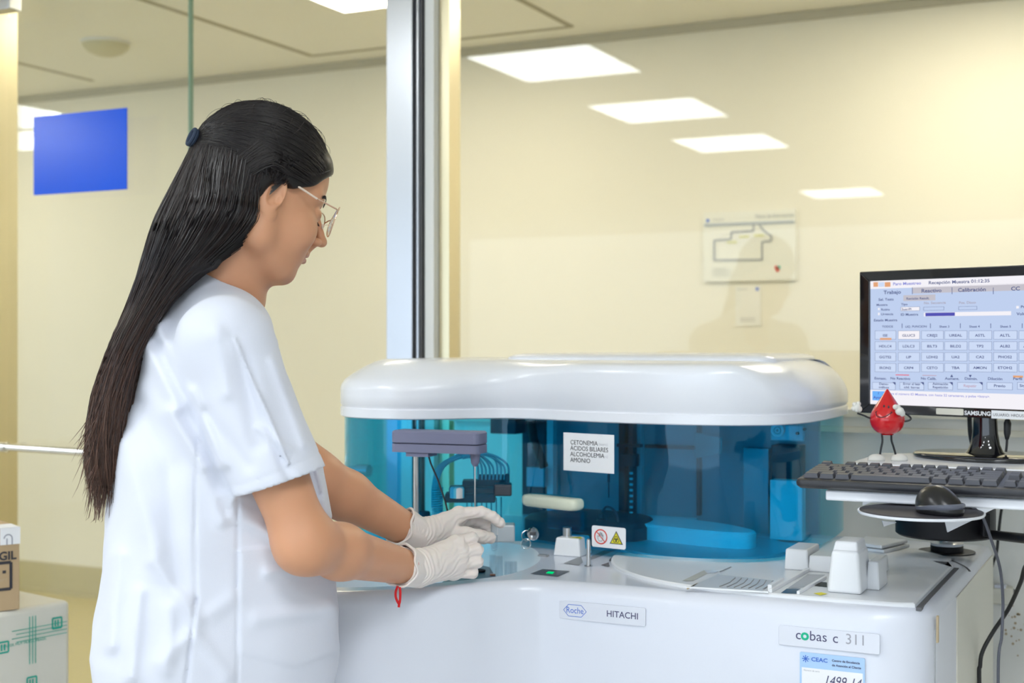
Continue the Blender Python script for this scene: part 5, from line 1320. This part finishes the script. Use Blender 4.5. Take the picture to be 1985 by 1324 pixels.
# ---------------------------------------------------------------- tunic
rowsT = [(508, 392, 424, .030), (520, 365, 438, .045), (540, 340, 455, .065), (560, 322, 466, .085), (580, 308, 480, .105), (620, 284, 508, .130), (660, 266, 530, .148), (700, 255, 548, .155), (800, 236, 585, .157), (900, 224, 618, .155), (1000, 217, 634, .155), (1100, 211, 641, .157), (1200, 197, 650, .163), (1260, 190, 652, .166), (1300, 192, 648, .167), (1345, 196, 640, .168)]
FT = 2.02
rz, rx_, ra_, rb_ = [], [], [], []
for y, l, r, bb in rowsT:
    s_ = FT / 2600; rz.append(EYE - (y - 662) * s_); rx_.append(((l + r) / 2 - 992.5) * s_); w = (r - l) / 2 * s_
    ra_.append(math.sqrt(max(w * w - (bb * .423) ** 2, .0001)) / .906); rb_.append(bb)
rz, rx_, ra_, rb_ = [np.array(q)[::-1] for q in (rz, rx_, ra_, rb_)]
t = Field(np.array((hip.x - .36, hip.y - .32, .775)), np.array((hip.x + .36, hip.y + .40, 1.50)), .0031)
X, Y, Z = t.ax[0][:, None, None], t.ax[1][None, :, None], t.ax[2][None, None, :]
camX = X * CS + Y * SN; camF = -X * SN + Y * CS
cx_ = np.interp(Z, rz, rx_); aa = np.interp(Z, rz, ra_); bb = np.interp(Z, rz, rb_)
dX_ = camX - cx_; dF_ = camF - FT
fw = dX_ * math.cos(A25) + dF_ * math.sin(A25); lt = -dX_ * math.sin(A25) + dF_ * math.cos(A25)
rr = (np.abs(fw / aa) ** 2.25 + np.abs(lt / bb) ** 2.25) ** (1 / 2.25)
d = (rr - 1) * np.minimum(aa, bb)
d = np.maximum(d, Z - rz.max())
pxx = 992.5 + camX / camF * 2600; pyy = 662 - (Z - EYE) / camF * 2600
near = 1 / (1 + np.exp((lt + .02) / .02))
def seg(ax, ay, bx, by):
    L2 = (bx - ax) ** 2 + (by - ay) ** 2; t_ = np.clip(((pxx - ax) * (bx - ax) + (pyy - ay) * (by - ay)) / L2, 0, 1)
    return np.sqrt((pxx - ax - t_ * (bx - ax)) ** 2 + (pyy - ay - t_ * (by - ay)) ** 2), t_
disp = np.zeros_like(d)
folds = [(300, 560, 262, 700, .004, 14), (345, 545, 300, 650, .003, 12), (270, 640, 345, 790, .006, 15), (300, 620, 372, 770, .004, 12), (330, 800, 395, 905, .007, 15), (270, 780, 330, 900, -.004, 22), (400, 930, 430, 1010, .004, 14),
         (240, 860, 300, 1060, .004, 22), (330, 930, 345, 1130, -.003, 20), (430, 960, 560, 1060, .003, 14), (450, 1000, 545, 1050, .003, 12), (300, 1090, 380, 1200, .004, 16), (375, 1225, 310, 1285, .0028, 16), (385, 1240, 440, 1310, .0022, 16), (410, 1190, 450, 1160, .002, 16),
         (230, 1080, 215, 1250, .004, 18), (270, 1150, 255, 1310, .004, 14), (330, 1180, 325, 1300, .003, 14), (520, 1110, 620, 1090, .003, 12), (500, 1200, 640, 1180, .003, 16), (540, 950, 600, 1010, .004, 12), (610, 900, 636, 1000, .004, 9), (590, 860, 620, 960, -.003, 8), (440, 700, 520, 760, .002, 20)]
for ax, ay, bx, by, am, sg in folds:
    ds, t_ = seg(ax, ay, bx, by); disp += 2.1 * am * np.exp(-(ds / sg) ** 2) * near
for ax, ay, bx, by, am, sg in [(383, 850, 378, 1000, -.0035, 3.2), (378, 1000, 380, 1160, -.0035, 3.2), (380, 1160, 358, 1345, -.006, 3.2), (461, 945, 460, 1345, -.0035, 3.0), (462, 1068, 640, 1052, .002, 4)]:
    ds, t_ = seg(ax, ay, bx, by); disp += am * np.exp(-(ds / sg) ** 2) * near
ins = np.minimum(np.minimum(pxx - 463, 652 - pxx), np.minimum(pyy - (1068 - (pxx - 462) * .08), 1270 + np.minimum((pxx - 475) * .25, (640 - pxx) * .35) - pyy))
disp += .0032 / (1 + np.exp(-ins / 2.0)) * near
disp += .0016 * np.sin(X * 31 + Z * 17) * np.sin(Y * 27 - Z * 23 + 1) + .0010 * np.sin(X * 70 - Z * 41) * np.sin(Y * 63 + Z * 37)
t.F = (d - disp).astype(np.float32)
# shoulders and sleeves
for nm in ('n', 'f'):
    S0, E0 = J[nm + 'S'], J[nm + 'E']; ad = (E0 - S0) / np.linalg.norm(E0 - S0); sgn = 1 if nm == 'n' else -1
    base = J['neck'] + LTn * (-.07 * sgn) + (0, 0, -.035)
    t.cap(base, S0 + np.array((0, 0, .002)), .040, .058, .05)
    HL_ = .208 if nm == 'n' else .20
    a_, b_ = S0 + ad * .0, S0 + ad * (HL_ + .05)
    lo, hi = np.minimum(a_, b_) - .08, np.maximum(a_, b_) + .08
    sv = Field.__new__(Field)
    r = t.sub(lo, hi); sl, g3 = r; x, y, z = g3
    tt_ = ((x - a_[0]) * ad[0] + (y - a_[1]) * ad[1] + (z - a_[2]) * ad[2]); tc = np.clip(tt_, 0, HL_ + .05)
    qx, qy, qz = x - a_[0] - ad[0] * tc, y - a_[1] - ad[1] * tc, z - a_[2] - ad[2] * tc
    rad = np.sqrt(qx ** 2 + qy ** 2 + qz ** 2)
    ang = np.arctan2(qz * 1.0, qx * FWn[0] + qy * FWn[1])
    R = (.060 if nm == 'n' else .050) + .006 * tc / HL_ + .0022 * np.sin(ang * 3 + tc * 25) + .0012 * np.sin(ang * 5 - tc * 40) + .0012 * np.exp(-((HL_ - .018 - tc) / .002) ** 2) * -1
    X_ = x * CS + y * SN; F_ = -x * SN + y * CS; px_ = 992.5 + X_ / F_ * 2600; py_ = 662 - (z - EYE) / F_ * 2600
    if nm == 'n':
        for ax, ay, bx, by, am, sg in ((455, 655, 560, 900, .0035, 3.0), (372, 760, 430, 900, .004, 12), (470, 700, 500, 860, -.003, 16), (530, 700, 590, 860, .003, 12), (420, 640, 440, 760, .003, 16), (500, 830, 560, 870, .003, 9), (400, 800, 480, 900, -.002, 14)):
            L2 = (bx - ax) ** 2 + (by - ay) ** 2; t_ = np.clip(((px_ - ax) * (bx - ax) + (py_ - ay) * (by - ay)) / L2, 0, 1)
            R = R + 1.9 * am * np.exp(-(np.sqrt((px_ - ax - t_ * (bx - ax)) ** 2 + (py_ - ay - t_ * (by - ay)) ** 2) / sg) ** 2)
    ds = rad - R
    # hem plane, tilted as in the photograph; hollow behind the hem
    tilt = 992.5 * 0
    ep = HL_ + .10 * (qx * FWn[0] + qy * FWn[1]) - .12 * qz
    ds = np.maximum(ds, tt_ - ep)
    hollow = np.maximum(rad - (R - .0065), (ep - .040) - tt_)
    if nm == 'n': ds = np.maximum(ds, -hollow)
    A = t.F[sl]; k = .022; hh_ = np.clip(.5 + .5 * (A - ds) / k, 0, 1); A = A + (ds - A) * hh_ - k * hh_ * (1 - hh_)
    t.F[sl] = A
# neck opening
t.cap(J['neck'] + FWn * .030 + (0, 0, -.045), HL(-.02, 0, -.03), .052, .060, .004, 'sub')
t.cap(J['neck'] + FWn * .085 + (0, 0, -.06), J['neck'] + FWn * .07 + (0, 0, .08), .030, .045, .004, 'sub')
# side slit at the hem, open hem below
V, Q = t.mesh()
tu = np_obj('tunic', V, Q, M['cloth'], WM)
# collar band along the neckline
b = MB(); pts = []
for k in range(29):
    a_ = math.radians(38 + 284 * k / 28); c0 = J['neck'] + FWn * .004 + (0, 0, .010)
    p = c0 + FWn * .060 * math.cos(a_) + LTn * .071 * math.sin(a_) + np.array((0, 0, 1)) * (-.040 * math.cos(a_) - .010 * (1 + math.cos(a_)))
    pts.append(p)
rg = []
for p in pts:
    o_ = p - (J['neck'] + FWn * .004); o_[2] = 0; o_ /= np.linalg.norm(o_)
    rg.append([tuple(p + o_ * dx + np.array((0, 0, dz))) for dx, dz in ((-.004, .002), (.000, .004), (.004, .002), (.014, -.014), (.016, -.022), (.010, -.024), (.0, -.012))])
b.rings(rg, False, False); 
b.build('collar_band', M['cloth'], tu, sharp=80)
# trousers and shoes (mostly outside the picture)
g = Field(np.array((hip.x - .25, hip.y - .28, .05)), np.array((hip.x + .25, hip.y + .28, 1.0)), .006)
for h0, k0, a0 in legs: g.cap(h0 + (0, 0, -.07), k0, .074, .068, .02); g.cap(k0, a0, .075, .062, .02)
g.cap(legs[0][0] + (0, 0, -.05), legs[1][0] + (0, 0, -.05), .075, .075, .02)
V, Q = g.mesh(); np_obj('trousers', V, Q, M['cloth'], WM)
for h0, k0, a0 in legs:
    c = a0 * (1, 1, 0); g = Field(c - (.2, .2, .01), c + (.2, .2, .12), .004)
    g.cap(c + (0, 0, .05) - FWn * .02, c + FWn * .15 + (0, 0, .042), .045, .040, .02); g.cap(c + (0, 0, .06), c + (0, 0, .085), .043, .045, .02)
    g.F = np.maximum(g.F, -(g.ax[2][None, None, :] - .002))
    V, Q = g.mesh(); np_obj('shoe', V, Q, M['toyw'], WM)
# red cord bracelet at the near wrist
Wn = J['nW']; dn = (J['nE'] - Wn) / np.linalg.norm(J['nE'] - Wn); a = np.cross(dn, (0, 0, 1)); a /= np.linalg.norm(a); b_ = np.cross(dn, a); c = Wn + dn * .034
b = MB(); b.tube([c + (a * math.cos(k / 40 * 6.2832) + b_ * math.sin(k / 40 * 6.2832)) * .0285 for k in range(41)], .0014, 6, 0, False)
p0 = PP(771, 1140, 2.06)
b.tube(crom([tuple(PP(771, 1136, 2.08)), tuple(PP(767, 1148, 2.08)), tuple(PP(768, 1160, 2.08)), tuple(PP(774, 1170, 2.08)), tuple(PP(776, 1152, 2.08)), tuple(PP(775, 1138, 2.08))], 6), .0021, 6)
b.tube([PP(774, 1168, 2.08), PP(773, 1177, 2.08)], .0022, 6)
b.build('cord_bracelet', M['redstring'], WM)
# ---------------------------------------------------------------- hair
Sc = np.array((-.006, 0, .046)); Sr = np.array((.102, .088, .0985))
f = Field((-.20, -.13, -.22), (.15, .13, .18), .0026)
f.ell(Sc, Sr, .01)
f.ell((.058, 0, .076), (.033, .058, .030), .02)
f.ell((.128, 0, .002), (.095, .14, .080), .006, 'sub')
f.ell((.070, 0, -.045), (.105, .14, .095), .010, 'sub')
for s_ in (-1, 1): f.ell((.006, s_ * .085, -.004), (.024, .03, .032), .006, 'sub')
f.op((-.2, -.13, -.22), (.15, .13, -.05), lambda x, y, z: (z + .06) + 0 * x + 0 * y, .01, 'sub')
V, Q = f.mesh(); V1 = V @ Tm[:3, :3].T + Tm[:3, 3]; Q1 = Q
rowsH = [(320, 372, 520, .090), (360, 336, 521, .092), (400, 318, 518, .092), (450, 298, 506, .090), (500, 277, 440, .086), (550, 254, 378, .080), (600, 232, 335, .074), (650, 211, 303, .066), (700, 194, 277, .058), (750, 181, 262, .052), (800, 172, 250, .046), (850, 168, 240, .042), (900, 168, 234, .036), (950, 176, 226, .026)]
hy = np.array([r[0] for r in rowsH]); FH = np.interp(hy, [320, 400, 520, 960], [1.995, 1.975, 1.96, 1.955])
hz_ = EYE - (hy - 662) * FH / 2600; hX = np.array([((r[1] + r[2]) / 2 - 992.5) for r in rowsH]) * FH / 2600
hw = np.array([(r[2] - r[1]) / 2 for r in rowsH]) * FH / 2600; hb = np.array([r[3] for r in rowsH]); ha = np.sqrt(np.maximum(hw ** 2 - (hb * .423) ** 2, .00008)) / .906
def hairpt(y, th, rad=1.0):
    X_ = np.interp(y, hy, hX); F_ = np.interp(y, hy, FH); a_ = np.interp(y, hy, ha); b2 = np.interp(y, hy, hb); z = np.interp(y, hy, hz_)
    if y > 950: z = hz_[-1] - (y - 950) * 1.955 / 2600
    c = np.array(cf(float(X_), float(F_), float(z))); return c + FWn * a_ * rad * math.cos(th) + LTn * b2 * rad * math.sin(th)
mb = MB(); rings_ = [[tuple(hairpt(y, k / 56 * 6.2832, .86 * min(1, .62 + (y - 330) / 330))) for k in range(56)] for y in np.linspace(330, 880, 50)]
mb.rings(rings_, True, True)
v = np.array(mb.v); q = np.array([f_ for f_ in mb.f if len(f_) == 4]); caps = [f_ for f_ in mb.f if len(f_) != 4]
# hair cap (quads) and hanging mass (quads) joined with the strands in ONE mesh
rng = np.random.default_rng(7)
Vh_, Qh_, Mh_ = [V1, v], [Q1, q + len(V1)], [np.zeros(len(Q1), int), np.zeros(len(q), int)]; base = len(V1) + len(v)
def strand_mesh(pts, r0, r1):
    pts = np.array(pts); n = len(pts); tg = np.gradient(pts, axis=0); tg /= np.linalg.norm(tg, axis=1)[:, None] + 1e-9
    a_ = np.cross(tg, np.array((.3, .2, .93))); nn_ = np.linalg.norm(a_, axis=1)[:, None]; a_ /= np.maximum(nn_, 1e-3); b2 = np.cross(tg, a_)
    s_ = np.linspace(0, 1, n); r = (r0 + (r1 - r0) * s_) * np.clip(np.minimum(s_ * 8 + .05, (1 - s_) * 6 + .12), 0, 1)
    ring = [pts + (a_ * math.cos(k * 2.0944) + b2 * math.sin(k * 2.0944)) * r[:, None] for k in range(3)]
    V_ = np.stack(ring, 1).reshape(-1, 3); i = np.arange(n - 1)[:, None] * 3
    Q_ = np.concatenate([np.concatenate([i + k, i + (k + 1) % 3, i + 3 + (k + 1) % 3, i + 3 + k], 1) for k in range(3)])
    return V_, Q_
def addstr(pts, r0, r1, m):
    global base
    V_, Q_ = strand_mesh(pts, r0, r1); Vh_.append(V_); Qh_.append(Q_ + base); Mh_.append(np.full(len(Q_), m)); base += len(V_)
def dirv(az, el): return np.array((math.cos(el) * math.cos(az), math.cos(el) * math.sin(az), math.sin(el)))
def slerp(a_, b2, t_):
    w = math.acos(max(-1, min(1, float(a_ @ b2)))); 
    if w < 1e-3: return a_
    return (math.sin((1 - t_) * w) * a_ + math.sin(t_ * w) * b2) / math.sin(w)
def onskull(dv, off):
    k = 1 / math.sqrt(sum((dv[i] / (Sr[i] + off)) ** 2 for i in range(3))); return HL(*(Sc + dv * k))
tie_l = np.array(TH.inverted() @ P(384, 268, 1.945)); tie_l[1] = 0; tdir = (tie_l - Sc); tdir /= np.linalg.norm(tdir)
# A: hair drawn back from the hairline to the tie
for i in range(3600):
    az = rng.uniform(-1.75, 1.75); el = float(np.interp(abs(az), [0, .5, .75, 1.0, 1.3, 1.75], [.31, .21, .09, -.12, -.08, -.05])) + rng.uniform(0, 1) ** 1.7 * 1.15
    s0 = dirv(az, min(el, 1.45)); off = rng.uniform(-.001, .0035)
    e0 = tdir + rng.normal(0, .05, 3); e0 /= np.linalg.norm(e0); wv = rng.uniform(-.0012, .0012); ph = rng.uniform(0, 6)
    pts = [onskull(slerp(s0, e0, q_), off + .001 * math.sin(q_ * 3.14) + wv * math.sin(q_ * 7 + ph)) for q_ in np.linspace(0, 1, 12)]
    addstr(pts, rng.uniform(.0005, .0009), .0005, 1)
# B: loose lower hair falling from the side and back of the head down the back
for i in range(4800):
    th = rng.uniform(0, 6.2832); s_ = -1 if math.sin(th) < 0 else 1; ap = abs(math.sin(th)); fr_ = math.cos(th)
    az = s_ * (math.pi * .5 + (1 - (fr_ + 1) / 2) * math.pi * .5); az0 = az + rng.normal(0, .12)
    el0 = rng.uniform(.05, .22 + .40 * min(1, max(0, (abs(az) - 1.65) / .7))) if rng.random() < .7 else rng.uniform(-.2, .15)
    off = rng.uniform(0, .003); end = rng.uniform(650, 965) if rng.random() < .35 else rng.uniform(830, 990)
    rad = rng.uniform(.90, 1.03) if rng.random() < .93 else rng.uniform(1.0, 1.10)
    pts = [onskull(dirv(az0 * (1 - q_) + az * q_, el0 * (1 - q_) + (-.35) * q_), off - (.004 if q_ == 0 else 0)) for q_ in (0, .22)]
    ph = rng.uniform(0, 6.28); am = rng.uniform(.001, .004); dr = rng.normal(0, .10)
    for y in np.arange(392, end, 42):
        q_ = max(0, (y - 455) / 500); rr2 = rad * (1 + .10 * q_ * rng.normal(0, .35))
        rr2 = rr2 + (max(rr2, rng.uniform(1.0, 1.04)) - rr2) * max(0, 1 - (y - 392) / 150); p = hairpt(y, th + dr * q_, rr2); p = p + FWn * am * q_ * 2 * math.sin(y / 45 + ph) + LTn * am * math.sin(y / 38 + ph); pts.append(p)
    pts = crom([tuple(p) for p in pts], 2)
    addstr(pts, rng.uniform(.0005, .0011), rng.uniform(.0004, .0008), 2 if (rng.random() < .45 and end > 800) else 1)
# hair swept from the temple over the top of the ear and down behind it
for i in range(1600):
    s_ = -1 if rng.random() < .6 else 1; r_ = rng.uniform(0, 1); j_ = rng.normal(0, .04); off = rng.uniform(.0, .005)
    pts = [onskull(dirv(s_ * (1.35 + .55 * r_), .06 + .45 * r_ + j_), off - .004), onskull(dirv(s_ * (1.72 + .35 * r_), .02 + .22 * r_ + j_), off), onskull(dirv(s_ * (1.98 + .3 * r_), -.22 + .12 * r_ + j_), off), onskull(dirv(s_ * (2.15 + .3 * r_), -.46 + .1 * r_), off)]
    th = s_ * (.45 + 1.1 * r_ + j_); ph = rng.uniform(0, 6.28)
    for y in np.arange(500, rng.uniform(720, 940), 42): pts.append(hairpt(y, th, rng.uniform(.985, 1.03)) + LTn * .0015 * math.sin(y / 38 + ph))
    addstr(crom([tuple(p) for p in pts], 3), rng.uniform(.0005, .0011), rng.uniform(.0004, .0008), 1)
# C: ragged ends
for i in range(420):
    th = rng.uniform(0, 6.2832); y0 = rng.uniform(700, 860); le = rng.uniform(90, 190); ty = y0 + le; dx = rng.uniform(-1, .25) * .035 * (1 if y0 < 800 else .6)
    rad = rng.uniform(.6, 1.05); ph = rng.uniform(0, 6)
    pts = [hairpt(min(y0 + le * q_, 950 if False else 1010), th, rad * (1 - .25 * q_)) + FWn * dx * q_ ** 2 + FWn * .002 * math.sin(q_ * 6 + ph) for q_ in np.linspace(0, 1, 9)]
    addstr(pts, .0011, .0004, 2)
# D: fine fly-away strands over the crown
for i in range(70):
    az = rng.uniform(-3.1, 3.1); el = rng.uniform(.5, 1.4); s0 = dirv(az, el); e0 = dirv(az + rng.normal(0, .5), el - .35)
    pts = [onskull(slerp(s0, e0, q_), .003 + .006 * math.sin(q_ * 3.14)) for q_ in np.linspace(0, 1, 8)]; addstr(pts, .0004, .0002, 2)
# E: temple lock in front of the ear
for s_ in (-1, 1):
    for i in range(60):
        j = rng.uniform(0, 1); pts = crom([tuple(HL(.075 - .02 * j, s_ * .058, .075 - .03 * j)), tuple(HL(.045 - .02 * j, s_ * .074, .052 - .015 * j)), tuple(HL(.018 - .01 * j, s_ * .081, .036 - .004 * j)), tuple(HL(-.012, s_ * .086, .030 - .03 * j))], 4)
        addstr(pts, .0014, .001, 1)
hair = np_obj('hair', np.vstack(Vh_), np.vstack(Qh_), [M['hairm'], M['hairl'], M['hairb']], WM, mi=np.concatenate(Mh_))
b = MB(); tc_ = onskull(tdir, .006); xt = Hx * 1.0; 
for k, (R_, r_) in enumerate(((.011, .0035), (.012, .003))):
    n1 = np.array(tdir @ np.array([Hx, Hy, Hz])); n1 /= np.linalg.norm(n1); T_ = frame(tc_ + n1 * .003 * k, np.cross(n1, Hy), Hy); torus(b, T_, R_, r_)
b.build('hair_tie', M['tie'], hair)
# ---------------------------------------------------------------- tube held between finger and thumb
tube_thing(P(958, 1068, 2.335), 0, 'clear sample tube held between the gloved thumb and index finger', None, (0, math.radians(0)), .046)
